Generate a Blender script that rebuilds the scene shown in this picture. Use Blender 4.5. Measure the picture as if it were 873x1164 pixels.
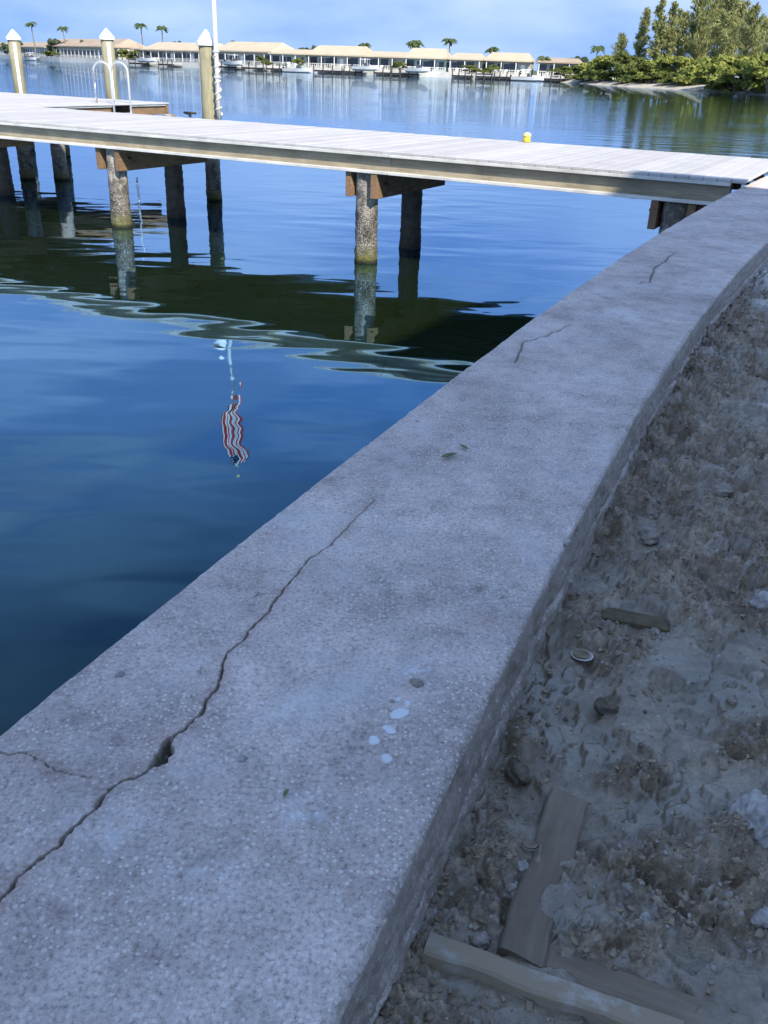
import bpy, math, random
import numpy as np
from mathutils import Matrix, Vector

for o in list(bpy.data.objects):
    bpy.data.objects.remove(o)
SC = bpy.context.scene
COL = SC.collection

# ------------------------------------------------------------------ camera
# z = 0 is the water; the camera stands over the land side of the seawall
CAM_Z = 2.35
PITCH, ROLL, FPX = math.radians(26.7), math.radians(2.0), 1010.0
_F = np.array([0, math.cos(PITCH), -math.sin(PITCH)])
_U0 = np.array([0, math.sin(PITCH), math.cos(PITCH)])
_R0 = np.array([1.0, 0, 0])
_R = _R0 * math.cos(ROLL) + _U0 * math.sin(ROLL)
_U = -_R0 * math.sin(ROLL) + _U0 * math.cos(ROLL)
cam = bpy.data.cameras.new('camera')
cam.sensor_fit = 'HORIZONTAL'
cam.sensor_width = 36.0
cam.lens = FPX / 873.0 * 36.0
cam.clip_start = 0.05
cam.clip_end = 6000
camo = bpy.data.objects.new('camera', cam)
COL.objects.link(camo)
camo.matrix_world = Matrix(((_R[0], _U[0], -_F[0], 0), (_R[1], _U[1], -_F[1], 0), (_R[2], _U[2], -_F[2], CAM_Z), (0, 0, 0, 1)))
SC.camera = camo

# ------------------------------------------------------------------ sky, sun, exposure
SUN_H = np.array([.45, -.893])            # horizontal direction towards the sun
SUN_EL = math.radians(42)
world = bpy.data.worlds.new('World')
SC.world = world
world.use_nodes = True
wt = world.node_tree
wt.nodes.clear()
wo = wt.nodes.new('ShaderNodeOutputWorld')
wb = wt.nodes.new('ShaderNodeBackground')
wb.inputs['Strength'].default_value = 0.115
sky = wt.nodes.new('ShaderNodeTexSky')
sky.sky_type = 'NISHITA'
sky.sun_disc = False
sky.sun_elevation = SUN_EL
sky.sun_rotation = math.atan2(SUN_H[0], SUN_H[1])
sky.air_density = 1.0
sky.dust_density = 0.2
sky.ozone_density = 2.5
wtc = wt.nodes.new('ShaderNodeTexCoord')
wmap = wt.nodes.new('ShaderNodeMapping')
wmap.inputs['Scale'].default_value = (2.0, 1.5, 7.0)
wmap.inputs['Rotation'].default_value = (0.0, math.radians(4), 0.0)
wn = wt.nodes.new('ShaderNodeTexNoise')
wn.inputs['Scale'].default_value = 1.0
wn.inputs['Detail'].default_value = 6
wn.inputs['Roughness'].default_value = .55
wr = wt.nodes.new('ShaderNodeValToRGB')
wr.color_ramp.elements[0].position = .46
wr.color_ramp.elements[1].position = .80
wr.color_ramp.elements[1].color = (.42, .42, .42, 1)
wmix = wt.nodes.new('ShaderNodeMix')
wmix.data_type = 'RGBA'
L = wt.links.new
wsh = wt.nodes.new('ShaderNodeVectorMath')      # a dry clear sky: the pale band at the horizon stays thin
wsh.operation = 'ADD'
wsh.inputs[1].default_value = (0, 0, .75)
wnz = wt.nodes.new('ShaderNodeVectorMath')
wnz.operation = 'NORMALIZE'
L(wtc.outputs['Generated'], wsh.inputs[0])
L(wsh.outputs[0], wnz.inputs[0])
L(wnz.outputs[0], sky.inputs['Vector'])
L(wtc.outputs['Generated'], wmap.inputs['Vector'])
L(wmap.outputs['Vector'], wn.inputs['Vector'])
L(wn.outputs['Fac'], wr.inputs['Fac'])
L(wr.outputs['Color'], wmix.inputs['Factor'])
wtint = wt.nodes.new('ShaderNodeMix')
wtint.data_type = 'RGBA'
wtint.blend_type = 'MULTIPLY'
wtint.inputs['Factor'].default_value = 1
wtint.inputs['B'].default_value = (1.0, .99, 1.0, 1)
L(sky.outputs['Color'], wtint.inputs['A'])
L(wtint.outputs['Result'], wmix.inputs['A'])
wmix.inputs['B'].default_value = (4.0, 4.3, 4.7, 1)
L(wmix.outputs['Result'], wb.inputs['Color'])
L(wb.outputs['Background'], wo.inputs['Surface'])

sun = bpy.data.lights.new('sun', 'SUN')
sun.energy = 2.35
sun.angle = math.radians(.55)
sun.color = (1.0, .93, .82)
suno = bpy.data.objects.new('sun', sun)
COL.objects.link(suno)
_sd = Vector((SUN_H[0] * math.cos(SUN_EL), SUN_H[1] * math.cos(SUN_EL), math.sin(SUN_EL))).normalized()
suno.rotation_euler = (-_sd).to_track_quat('-Z', 'Y').to_euler()
suno.location = (8, -16, 16)
SC.view_settings.view_transform = 'Standard'
SC.view_settings.look = 'None'
SC.view_settings.gamma = 1
SC.view_settings.use_curve_mapping = False
SC.view_settings.exposure = 1.76
SC.render.filter_size = 1.1

# ------------------------------------------------------------------ helpers
def ray(px, py):
    v = _F * FPX + _R * (px - 436.5) - _U * (py - 582.0)
    return v / np.linalg.norm(v)
def on_z(px, py, z):
    v = ray(px, py)
    return v[:2] * ((z - CAM_Z) / v[2])
def at_dist(px, py, Y):
    v = ray(px, py)
    s = Y / v[1]
    return np.array([v[0] * s, Y, CAM_Z + v[2] * s])

def _hash(ix, iy, seed):
    with np.errstate(over='ignore'):
        h = ix.astype(np.int64).astype(np.uint32) * np.uint32(374761393) + iy.astype(np.int64).astype(np.uint32) * np.uint32(668265263) + np.uint32((seed * 2246822519 + 3266489917) & 0xffffffff)
        h = (h ^ (h >> np.uint32(13))) * np.uint32(1274126177)
        h = (h ^ (h >> np.uint32(16))) * np.uint32(2246822519)
        h = h ^ (h >> np.uint32(15))
    return h.astype(np.float64) / 4294967296.0
def vnoise(x, y, seed=0):
    ix, iy = np.floor(x), np.floor(y)
    fx, fy = x - ix, y - iy
    ux, uy = fx * fx * fx * (fx * (fx * 6 - 15) + 10), fy * fy * fy * (fy * (fy * 6 - 15) + 10)
    a, b = _hash(ix, iy, seed), _hash(ix + 1, iy, seed)
    c, d = _hash(ix, iy + 1, seed), _hash(ix + 1, iy + 1, seed)
    return (a + (b - a) * ux) * (1 - uy) + (c + (d - c) * ux) * uy
def fbm(x, y, oc=4, seed=0, gain=.5):
    s = 0; a = 1.0; n = 0
    for i in range(oc):
        s = s + a * vnoise(x * 2 ** i + 17.3 * i, y * 2 ** i - 9.1 * i, seed + i)
        n += a; a *= gain
    return s / n * 2 - 1
def worley(x, y, seed=0):
    ix, iy = np.floor(x), np.floor(y)
    f1 = np.full(x.shape, 9.0); f2 = np.full(x.shape, 9.0); idv = np.zeros(x.shape)
    for ox in (-1, 0, 1):
        for oy in (-1, 0, 1):
            cx, cy = ix + ox, iy + oy
            d = np.hypot(cx + _hash(cx, cy, seed) - x, cy + _hash(cx, cy, seed + 7) - y)
            m = d < f1
            f2 = np.where(m, f1, np.minimum(f2, d))
            idv = np.where(m, _hash(cx, cy, seed + 13), idv)
            f1 = np.where(m, d, f1)
    return f1, f2, idv
def sstep(a, b, x):
    t = np.clip((x - a) / (b - a), 0, 1)
    return t * t * (3 - 2 * t)

def mesh_np(name, V, Q, smooth=False):
    """V (n,3) array, Q (m,k) array of faces with k corners each"""
    me = bpy.data.meshes.new(name)
    V = np.asarray(V, np.float32); Q = np.asarray(Q, np.int32)
    k = Q.shape[1]
    me.vertices.add(len(V)); me.vertices.foreach_set('co', V.ravel())
    me.loops.add(Q.size); me.loops.foreach_set('vertex_index', Q.ravel())
    me.polygons.add(len(Q))
    me.polygons.foreach_set('loop_start', np.arange(0, Q.size, k, dtype=np.int32))
    try:
        me.polygons.foreach_set('loop_total', np.full(len(Q), k, np.int32))
    except Exception:
        pass
    me.update(calc_edges=True)
    me.validate()
    me.polygons.foreach_set('use_smooth', np.full(len(me.polygons), smooth, bool))
    return me
def grid_mesh(name, X, Y, Z, smooth=True):
    n, m = X.shape
    V = np.stack([X, Y, Z], -1).reshape(-1, 3)
    i = np.arange(n * m).reshape(n, m)
    Q = np.stack([i[:-1, :-1], i[:-1, 1:], i[1:, 1:], i[1:, :-1]], -1).reshape(-1, 4)
    return mesh_np(name, V, Q, smooth)

class MB:
    """collects shapes, links them as one mesh object"""
    def __init__(s): s.v = []; s.f = []
    def add(s, vs, fs):
        b = len(s.v); s.v += [tuple(map(float, v)) for v in vs]; s.f += [tuple(b + i for i in f) for f in fs]; return s
    def box(s, x0, x1, y0, y1, z0, z1, ch=0.0):
        if ch <= 0:
            return s.add([(x0, y0, z0), (x1, y0, z0), (x1, y1, z0), (x0, y1, z0), (x0, y0, z1), (x1, y0, z1), (x1, y1, z1), (x0, y1, z1)],
                         [(0, 3, 2, 1), (4, 5, 6, 7), (0, 1, 5, 4), (1, 2, 6, 5), (2, 3, 7, 6), (3, 0, 4, 7)])
        c = ch
        r = lambda d, z: [(x0 + d, y0 + d, z), (x1 - d, y0 + d, z), (x1 - d, y1 - d, z), (x0 + d, y1 - d, z)]
        v = r(c, z0) + r(0, z0 + c) + r(0, z1 - c) + r(c, z1)
        f = [(3, 2, 1, 0), (12, 13, 14, 15)]
        for k in range(3):
            for i in range(4):
                f.append((4 * k + i, 4 * k + (i + 1) % 4, 4 * k + 4 + (i + 1) % 4, 4 * k + 4 + i))
        return s.add(v, f)
    def tube(s, pts, rad, n=8, caps=True):
        pts = [Vector(p) for p in pts]
        rr = rad if hasattr(rad, '__len__') else [rad] * len(pts)
        vs = []; fs = []
        for i, p in enumerate(pts):
            t = (pts[min(i + 1, len(pts) - 1)] - pts[max(i - 1, 0)]).normalized()
            a = t.cross(Vector((0, 0, 1)))
            if a.length < 1e-3: a = t.cross(Vector((1, 0, 0)))
            a.normalize(); b = t.cross(a)
            for k in range(n):
                th = 2 * math.pi * k / n
                vs.append(p + (a * math.cos(th) + b * math.sin(th)) * rr[i])
        for i in range(len(pts) - 1):
            for k in range(n):
                fs.append((i * n + k, i * n + (k + 1) % n, (i + 1) * n + (k + 1) % n, (i + 1) * n + k))
        if caps:
            fs.append(tuple(range(n))[::-1]); fs.append(tuple((len(pts) - 1) * n + k for k in range(n)))
        return s.add(vs, fs)
    def lathe(s, prof, n=16, c=(0, 0)):
        vs = []; fs = []
        for r, z in prof:
            for k in range(n):
                th = 2 * math.pi * k / n
                vs.append((c[0] + r * math.cos(th), c[1] + r * math.sin(th), z))
        for i in range(len(prof) - 1):
            for k in range(n):
                fs.append((i * n + k, i * n + (k + 1) % n, (i + 1) * n + (k + 1) % n, (i + 1) * n + k))
        fs.append(tuple(range(n))[::-1]); fs.append(tuple((len(prof) - 1) * n + k for k in range(n)))
        return s.add(vs, fs)
    def mesh(s, name, smooth=False):
        me = bpy.data.meshes.new(name); me.from_pydata(s.v, [], s.f); me.update()
        if smooth: me.polygons.foreach_set('use_smooth', [True] * len(me.polygons))
        return me
    def build(s, name, mat, parent=None, smooth=False):
        return obj(name, s.mesh(name, smooth), mat, parent)

def obj(name, me, mat=None, parent=None, loc=None, rz=None):
    o = bpy.data.objects.new(name, me)
    COL.objects.link(o)
    if mat is not None and me is not None and not me.materials: me.materials.append(mat)
    if parent is not None: o.parent = parent
    if loc is not None: o.location = loc
    if rz is not None: o.rotation_euler = (0, 0, rz)
    return o
def tag(o, label=None, cat=None, group=None, kind=None):
    if label: o['label'] = label
    if cat: o['category'] = cat
    if group: o['group'] = group
    if kind: o['kind'] = kind
    return o
def thing(name, label, cat, loc=(0, 0, 0), rz=0, group=None):
    o = bpy.data.objects.new(name, None)
    COL.objects.link(o)
    o.location = loc; o.rotation_euler = (0, 0, rz); o.empty_display_size = .2
    return tag(o, label, cat, group)

# ------------------------------------------------------------------ materials
class NT:
    def __init__(s, name):
        s.m = bpy.data.materials.new(name); s.m.use_nodes = True
        s.t = s.m.node_tree; s.t.nodes.clear()
        s.out = s.n('ShaderNodeOutputMaterial'); s.p = s.n('ShaderNodeBsdfPrincipled')
        s.l(s.p.outputs[0], s.out.inputs['Surface'])
        s.geo = s.n('ShaderNodeNewGeometry')
    def n(s, t, **k):
        x = s.t.nodes.new(t)
        for a, b in k.items(): setattr(x, a, b)
        return x
    def l(s, a, b): s.t.links.new(a, b)
    def put(s, sock, v):
        if hasattr(v, 'is_linked') or hasattr(v, 'links'): s.l(v, sock)
        else:
            if isinstance(v, (tuple, list)) and len(v) == 3 and sock.type == 'RGBA': v = (*v, 1)
            sock.default_value = v
    def mapv(s, scale=(1, 1, 1), src=None, rot=(0, 0, 0)):
        m = s.n('ShaderNodeMapping'); m.inputs['Scale'].default_value = scale; m.inputs['Rotation'].default_value = rot
        s.l(src if src is not None else s.geo.outputs['Position'], m.inputs['Vector']); return m.outputs[0]
    def noise(s, sc, det=4, ro=.5, vec=None, dist=0):
        x = s.n('ShaderNodeTexNoise'); x.inputs['Scale'].default_value = sc; x.inputs['Detail'].default_value = det
        x.inputs['Roughness'].default_value = ro; x.inputs['Distortion'].default_value = dist
        s.l(vec if vec is not None else s.geo.outputs['Position'], x.inputs['Vector']); return x.outputs['Fac']
    def voro(s, sc, feat='F1', vec=None, out='Distance'):
        x = s.n('ShaderNodeTexVoronoi', feature=feat); x.inputs['Scale'].default_value = sc
        s.l(vec if vec is not None else s.geo.outputs['Position'], x.inputs['Vector']); return x.outputs[out]
    def ramp(s, f, stops):
        r = s.n('ShaderNodeValToRGB'); e = r.color_ramp.elements
        while len(e) < len(stops): e.new(.5)
        for q, (p, c) in zip(e, stops):
            q.position = p; q.color = (c, c, c, 1) if isinstance(c, (int, float)) else (*c, 1)
        s.l(f, r.inputs[0]); return r.outputs[0]
    def mix(s, f, a, b, mode='MIX'):
        x = s.n('ShaderNodeMix', data_type='RGBA', blend_type=mode)
        s.put(x.inputs['Factor'], f); s.put(x.inputs['A'], a); s.put(x.inputs['B'], b); return x.outputs['Result']
    def math(s, op, a, b=0.0, c=None):
        x = s.n('ShaderNodeMath', operation=op); s.put(x.inputs[0], a); s.put(x.inputs[1], b)
        if c is not None: s.put(x.inputs[2], c)
        return x.outputs[0]
    def attr(s, name, out='Color'):
        x = s.n('ShaderNodeAttribute', attribute_name=name); return x.outputs[out]
    def sep(s, v):
        x = s.n('ShaderNodeSeparateXYZ'); s.l(v, x.inputs[0]); return x.outputs
    def bump(s, h, dist=.01, st=1.0, nrm=None):
        b = s.n('ShaderNodeBump'); b.inputs['Distance'].default_value = dist; b.inputs['Strength'].default_value = st
        s.l(h, b.inputs['Height'])
        if nrm is not None: s.l(nrm, b.inputs['Normal'])
        s.l(b.outputs[0], s.p.inputs['Normal']); return b.outputs[0]
    def fin(s, col=None, rough=None, spec=None, metal=None):
        if col is not None: s.put(s.p.inputs['Base Color'], col)
        if rough is not None: s.put(s.p.inputs['Roughness'], rough)
        if spec is not None: s.put(s.p.inputs['Specular IOR Level'], spec)
        if metal is not None: s.put(s.p.inputs['Metallic'], metal)
        return s.m

def plain(name, col, rough=.6, var=.25, sc=3.0, bump=0.0, bsc=40, metal=0.0, spec=.4, rnd=0.0):
    t = NT(name)
    f = t.ramp(t.noise(sc, 5, .6), [(.3, 1 - var), (.7, 1 + var * .4)])
    c = t.mix(1.0, col, f, 'MULTIPLY')
    if rnd:
        oi = t.n('ShaderNodeObjectInfo')
        c = t.mix(1.0, c, t.ramp(oi.outputs['Random'], [(0, 1 - rnd), (1, 1 + rnd * .3)]), 'MULTIPLY')
    if bump: t.bump(t.noise(bsc, 4), bump)
    return t.fin(c, rough, spec, metal)

M = {}
def concrete():
    t = NT('seawall_concrete')
    big = t.noise(2.3, 5, .6)
    mid = t.noise(14, 5, .6)
    fine = t.noise(125, 3, .7)
    c = t.ramp(big, [(.3, (.40, .335, .305)), (.5, (.54, .46, .42)), (.72, (.66, .575, .525))])
    c = t.mix(.75, c, t.ramp(mid, [(.3, .68), (.5, 1.0), (.7, 1.2)]), 'MULTIPLY')
    c = t.mix(.9, c, t.ramp(fine, [(.31, .52), (.47, .97), (.67, 1.27)]), 'MULTIPLY')
    # exposed shell and aggregate specks, denser in patches
    sp = t.voro(115, 'F1'); spc = t.voro(115, 'F1', out='Color')
    rnd = t.sep(spc)[0]
    on = t.math('MULTIPLY', t.math('LESS_THAN', sp, t.math('MULTIPLY', rnd, .42)), t.math('GREATER_THAN', rnd, .5))
    patch = t.ramp(t.noise(5, 4, .6), [(.34, .35), (.58, 1)])
    c = t.mix(t.math('MULTIPLY', t.math('MULTIPLY', on, .75), patch), c, (.78, .73, .67))
    sp2 = t.voro(34, 'F1'); spc2 = t.sep(t.voro(34, 'F1', out='Color'))
    on2 = t.math('MULTIPLY', t.math('LESS_THAN', t.math('ADD', sp2, t.math('MULTIPLY', fine, .12)), t.math('MULTIPLY', spc2[0], .2)), t.math('GREATER_THAN', spc2[1], .72))
    c = t.mix(t.math('MULTIPLY', on2, .75), c, (.84, .79, .74))
    sp3 = t.voro(60, 'F1'); spc3 = t.sep(t.voro(60, 'F1', out='Color'))
    on3 = t.math('MULTIPLY', t.math('LESS_THAN', sp3, t.math('MULTIPLY', spc3[2], .17)), t.math('GREATER_THAN', spc3[1], .8))
    c = t.mix(t.math('MULTIPLY', on3, .8), c, (.09, .085, .07))
    # pale worn patches
    c = t.mix(t.math('MULTIPLY', t.ramp(t.noise(3.4, 6, .7), [(.54, 0), (.70, 1)]), .6), c, (.62, .61, .60))
    mk = t.n('ShaderNodeSeparateColor'); t.l(t.attr('marks'), mk.inputs[0])
    c = t.mix(t.math('MULTIPLY', mk.outputs[2], .5), c, (.34, .20, .16))
    c = t.mix(mk.outputs[1], c, (.72, .76, .78))
    c = t.mix(t.math('MULTIPLY', mk.outputs[0], .92), c, (.012, .010, .008))
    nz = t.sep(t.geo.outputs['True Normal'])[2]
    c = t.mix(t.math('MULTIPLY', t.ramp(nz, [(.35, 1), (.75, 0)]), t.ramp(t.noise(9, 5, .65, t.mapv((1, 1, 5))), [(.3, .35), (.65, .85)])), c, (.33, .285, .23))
    ar = t.ramp(nz, [(.15, 0), (.45, 1), (.8, 1), (.97, 0)])
    c = t.mix(t.math('MULTIPLY', ar, t.ramp(t.voro(85), [(.18, .75), (.34, 0)])), c, (.72, .66, .57))
    h = t.math('ADD', t.math('MULTIPLY', fine, .55), t.math('ADD', t.math('MULTIPLY', t.noise(420, 3), .35), t.math('MULTIPLY', on2, .5)))
    t.bump(h, .006, 1.0)
    return t.fin(c, t.ramp(fine, [(.3, .75), (.7, .95)]), .25)
M['concrete'] = concrete()

def mud():
    t = NT('wet_mud')
    a = t.n('ShaderNodeSeparateColor'); t.l(t.attr('mud'), a.inputs[0])
    rough, wet, shell = a.outputs[0], a.outputs[1], a.outputs[2]
    n1 = t.noise(7, 6, .65); n2 = t.noise(60, 5, .65); n3 = t.noise(230, 3, .6)
    c = t.ramp(n1, [(.28, (.13, .095, .06)), (.5, (.26, .20, .135)), (.7, (.45, .37, .27))])
    c = t.mix(.8, c, t.ramp(n2, [(.3, .42), (.5, 1.0), (.72, 1.5)]), 'MULTIPLY')
    c = t.mix(.6, c, t.ramp(n3, [(.3, .6), (.7, 1.35)]), 'MULTIPLY')
    c = t.mix(t.math('MULTIPLY', wet, .75), c, t.mix(.7, (.175, .155, .11), t.ramp(n2, [(.3, .8), (.7, 1.15)]), 'MULTIPLY'))
    c = t.mix(t.math('MULTIPLY', shell, .7), c, (.40, .385, .36))
    sp = t.voro(75, 'F1'); sc = t.sep(t.voro(75, 'F1', out='Color'))
    on = t.math('MULTIPLY', t.math('LESS_THAN', sp, t.math('MULTIPLY', sc[0], .3)), t.math('GREATER_THAN', sc[1], .88))
    c = t.mix(t.math('MULTIPLY', on, t.math('SUBTRACT', .75, t.math('MULTIPLY', wet, .6))), c, (.5, .48, .44))
    h = t.math('ADD', t.math('MULTIPLY', n2, .6), t.math('MULTIPLY', n3, .4))
    t.bump(t.math('MULTIPLY', h, t.math('SUBTRACT', 1.0, t.math('MULTIPLY', wet, .8))), .008, .9)
    r = t.math('SUBTRACT', .70, t.math('MULTIPLY', wet, .56))
    return t.fin(c, r, t.math('ADD', .4, t.math('MULTIPLY', wet, .6)))
M['mud'] = mud()

def water():
    t = NT('bay_water')
    pos = t.geo.outputs['Position']
    xyz = t.sep(pos)
    dist = t.math('SQRT', t.math('ADD', t.math('MULTIPLY', xyz[0], xyz[0]), t.math('MULTIPLY', xyz[1], xyz[1])))
    rot = (0, 0, math.radians(20))
    swell = t.noise(.85, 0, .4, t.mapv((.8, 1.5, 1), rot=rot), .5)
    swell2 = t.noise(2.1, 0, .45, t.mapv((.8, 1.9, 1), rot=rot), .3)
    rip = t.noise(5.5, 3, .55, t.mapv((.55, 1.5, 1), rot=rot))
    fine = t.noise(15, 3, .6, t.mapv((.5, 1.4, 1), rot=rot))
    wind = t.ramp(t.noise(.06, 3, .55, t.mapv((1, 2.2, 1))), [(.36, .35), (.62, 1.0)])
    # calm in the lee of the seawall and the dock, ruffled further out
    out1 = t.n('ShaderNodeMapRange'); out1.interpolation_type = 'SMOOTHSTEP'
    t.l(dist, out1.inputs['Value']); out1.inputs['From Min'].default_value = 9; out1.inputs['From Max'].default_value = 30
    out2 = t.n('ShaderNodeMapRange'); out2.interpolation_type = 'SMOOTHSTEP'
    t.l(dist, out2.inputs['Value']); out2.inputs['From Min'].default_value = 14; out2.inputs['From Max'].default_value = 60
    h = t.math('ADD', t.math('MULTIPLY', swell, .012), t.math('MULTIPLY', swell2, .0026))
    k1 = t.math('ADD', .00002, t.math('MULTIPLY', t.math('MULTIPLY', out1.outputs[0], wind), .0035))
    k2 = t.math('MULTIPLY', t.math('MULTIPLY', out2.outputs[0], wind), .0026)
    h = t.math('ADD', h, t.math('ADD', t.math('MULTIPLY', rip, k1), t.math('MULTIPLY', fine, k2)))
    t.bump(h, 1.0, 1.0)
    body = t.ramp(t.noise(.35, 3), [(.35, (.010, .017, .004)), (.7, (.014, .022, .006))])
    bn = t.p.inputs['Normal'].links[0].from_socket
    fr = t.n('ShaderNodeFresnel'); fr.inputs['IOR'].default_value = 1.34; t.l(bn, fr.inputs['Normal'])
    fq = t.ramp(fr.outputs[0], [(.02, .03), (.035, .06), (.06, .14), (.13, .42), (.2, .53), (.35, .68), (1, .96)])
    df = t.n('ShaderNodeBsdfDiffuse'); t.l(body, df.inputs['Color'])
    gl = t.n('ShaderNodeBsdfGlossy'); gl.inputs['Roughness'].default_value = .012
    t.l(t.ramp(fq, [(.065, (.24, .60, 1.0)), (.42, (.32, .66, 1.0)), (.66, (.46, .70, 1.0)), (.93, (.74, .87, 1.0))]), gl.inputs['Color']); t.l(bn, gl.inputs['Normal'])
    mx = t.n('ShaderNodeMixShader'); t.l(fq, mx.inputs[0]); t.l(df.outputs[0], mx.inputs[1]); t.l(gl.outputs[0], mx.inputs[2])
    t.l(mx.outputs[0], t.out.inputs['Surface']); t.t.nodes.remove(t.p)
    return t.m
M['water'] = water()

def deckmat():
    t = NT('weathered_white_decking')
    oi = t.n('ShaderNodeObjectInfo')
    tc = t.n('ShaderNodeTexCoord')
    gr = t.noise(9, 4, .6, t.mapv((12, .6, 6), tc.outputs['Object']))
    c = t.ramp(oi.outputs['Random'], [(0, (.40, .385, .37)), (1, (.48, .465, .45))])
    c = t.mix(.6, c, t.ramp(gr, [(.3, .85), (.7, 1.08)]), 'MULTIPLY')
    c = t.mix(.5, c, t.ramp(t.noise(2.2, 5, .65), [(.3, .8), (.6, 1.05)]), 'MULTIPLY')
    t.bump(gr, .003, .5)
    return t.fin(c, .65, .3)
M['deck'] = deckmat()
M['trim'] = plain('white_metal_trim', (.62, .60, .54), .45, .3, 2.5, .001, 60)
def woodm(name, a, b, along=(1.2, 12, 12), dirt=.4, muddy=False):
    t = NT(name)
    tc = t.n('ShaderNodeTexCoord')
    g = t.noise(4, 6, .62, t.mapv(along, tc.outputs['Object']), .6)
    c = t.mix(t.ramp(g, [(.3, 0), (.7, 1)]), a, b)
    st = t.noise(1.6, 5, .7)
    c = t.mix(dirt, c, t.ramp(st, [(.32, .45), (.55, 1.0), (.75, 1.15)]), 'MULTIPLY')
    if muddy:
        c = t.mix(t.ramp(t.noise(16, 6, .7), [(.36, 0), (.50, .95)]), c, (.32, .26, .18))
    t.bump(g, .006, .6)
    return t.fin(c, .8, .2)
M['fascia'] = woodm('tan_fascia_wood', (.25, .21, .14), (.38, .33, .235), (.8, 8, 14), .55)
M['beam'] = woodm('orange_brown_beam_wood', (.15, .09, .048), (.29, .185, .105), (10, 1.2, 10), .5)
M['post'] = woodm('green_treated_post_wood', (.21, .195, .12), (.32, .30, .20), (9, 9, .7), .5)
M['dark_wood'] = woodm('dark_joist_wood', (.10, .085, .06), (.16, .13, .09), (1, 9, 9), .4)
def pilem():
    t = NT('barnacled_piling')
    z = t.sep(t.geo.outputs['Position'])[2]
    n = t.noise(9, 5, .65); f = t.noise(46, 4, .65); v = t.voro(62)
    wood = t.mix(t.ramp(t.noise(6, 5, .6, t.mapv((6, 6, .8))), [(.3, 0), (.7, 1)]), (.27, .235, .19), (.46, .42, .36))
    barn = t.mix(t.ramp(v, [(.16, 0), (.42, 1)]), (.66, .63, .56), (.13, .115, .09))
    zz = t.math('ADD', z, t.math('MULTIPLY', n, .5))
    c = t.mix(t.ramp(zz, [(.78, 1), (1.0, 0)]), wood, barn)
    c = t.mix(.75, c, t.ramp(f, [(.3, .5), (.52, 1.0), (.75, 1.3)]), 'MULTIPLY')
    c = t.mix(.85, c, t.ramp(t.noise(5.5, 5, .7), [(.40, .28), (.54, 1.0)]), 'MULTIPLY')
    algae = t.mix(f, (.06, .055, .02), (.19, .175, .045))
    c = t.mix(t.ramp(t.math('ADD', z, t.math('MULTIPLY', n, .34)), [(.2, 1), (.42, 0)]), c, algae)
    c = t.mix(t.ramp(z, [(.02, 1), (.06, 0)]), c, (.03, .03, .018))
    t.bump(t.math('ADD', t.math('MULTIPLY', v, -.8), f), .02, .7)
    return t.fin(c, .85, .2)
M['pile'] = pilem()
M['pile_shaded'] = plain('deck_shaded_piling', (.07, .06, .05), .75, .5, 9, .02, 40)  # shade under the deck, put into the colour of the inner piles
M['white'] = plain('white_plastic', (.80, .80, .78), .4, .1, 5)
M['steel'] = plain('bright_steel', (.78, .78, .77), .25, .08, 8, metal=.6)
M['rope'] = plain('weathered_white_rope', (.62, .58, .48), .8, .4, 30, .002, 120)
M['black'] = plain('black_rubber', (.02, .02, .022), .6, .3, 8)
M['yellow'] = plain('yellow_plastic', (.75, .48, .03), .4, .15, 12)
M['lamp_top'] = plain('pale_yellow_plastic', (.8, .68, .25), .4, .1, 12)

# ------------------------------------------------------------------ water
wy = np.array([-40., -10, 0, 10, 20, 40, 80, 160, 320, 700, 1500, 4000])
wx = np.array([-4000., -1500, -500, -160, -60, -20, 0, 20, 60, 160, 500, 1500, 4000])
WX, WY = np.meshgrid(wx, wy)
wo_ = obj('water', grid_mesh('water', WX, WY, np.zeros_like(WX)), M['water'])
tag(wo_, 'calm blue bay water mirroring the dock and sky', 'water', kind='structure')

# ------------------------------------------------------------------ seawall with cap
CAP_Z = 1.32
CL = (0.00786838, 0.40035876, -1.11411546)
CR = (0.01481862, 0.35360541, -0.28155134)
def capL(y): return CL[0] * y * y + CL[1] * y + CL[2]
def capR(y): return np.where(y < 6.5, CR[0] * y * y + CR[1] * y + CR[2], capL(y) + (CR[0] - CL[0]) * 42.25 + (CR[1] - CL[1]) * 6.5 + CR[2] - CL[2])

def poly_px(pts, z): return np.array([on_z(x, y, z) for x, y in pts])
Z6 = lambda L_: [(x / 2.728, 740 + y / 2.728) for x, y in L_]
Z7 = lambda L_: [(180 + x / 2.568, 480 + y / 2.568) for x, y in L_]
crackA = poly_px(Z6([(-60, 830), (0, 775), (20, 750), (55, 700), (95, 665), (140, 628), (180, 605), (212, 566), (245, 540), (270, 508), (300, 480), (345, 425), (375, 405), (440, 380), (478, 358), (498, 345)]), CAP_Z)
crackB = poly_px(Z6([(498, 345), (515, 300), (545, 262), (585, 235), (610, 208), (630, 185), (640, 155), (668, 130), (676, 100), (680, 90), (690, 50)]) +
                 Z7([(200, 675), (228, 655), (250, 640), (265, 605), (300, 575), (318, 556), (330, 535), (365, 490), (390, 462), (410, 440), (435, 405), (470, 383), (500, 360), (550, 310), (590, 270), (630, 230)]), CAP_Z)
crackC = poly_px(Z6([(-40, 312), (0, 315), (20, 318), (60, 310), (90, 325), (130, 343), (148, 362), (170, 370), (230, 385), (290, 390)]), CAP_Z)
crackD = poly_px([(586, 412), (590, 402), (593, 396), (594, 389), (600, 387), (607, 386.5), (613, 383), (622, 382), (628, 378), (636, 376.5), (641, 372), (649, 369)], CAP_Z)
crackE = poly_px([(727, 322), (733, 320.5), (739, 321), (740, 314), (744, 309), (743, 306), (750, 301), (756, 298), (759, 293), (768, 287)], CAP_Z)
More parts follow.
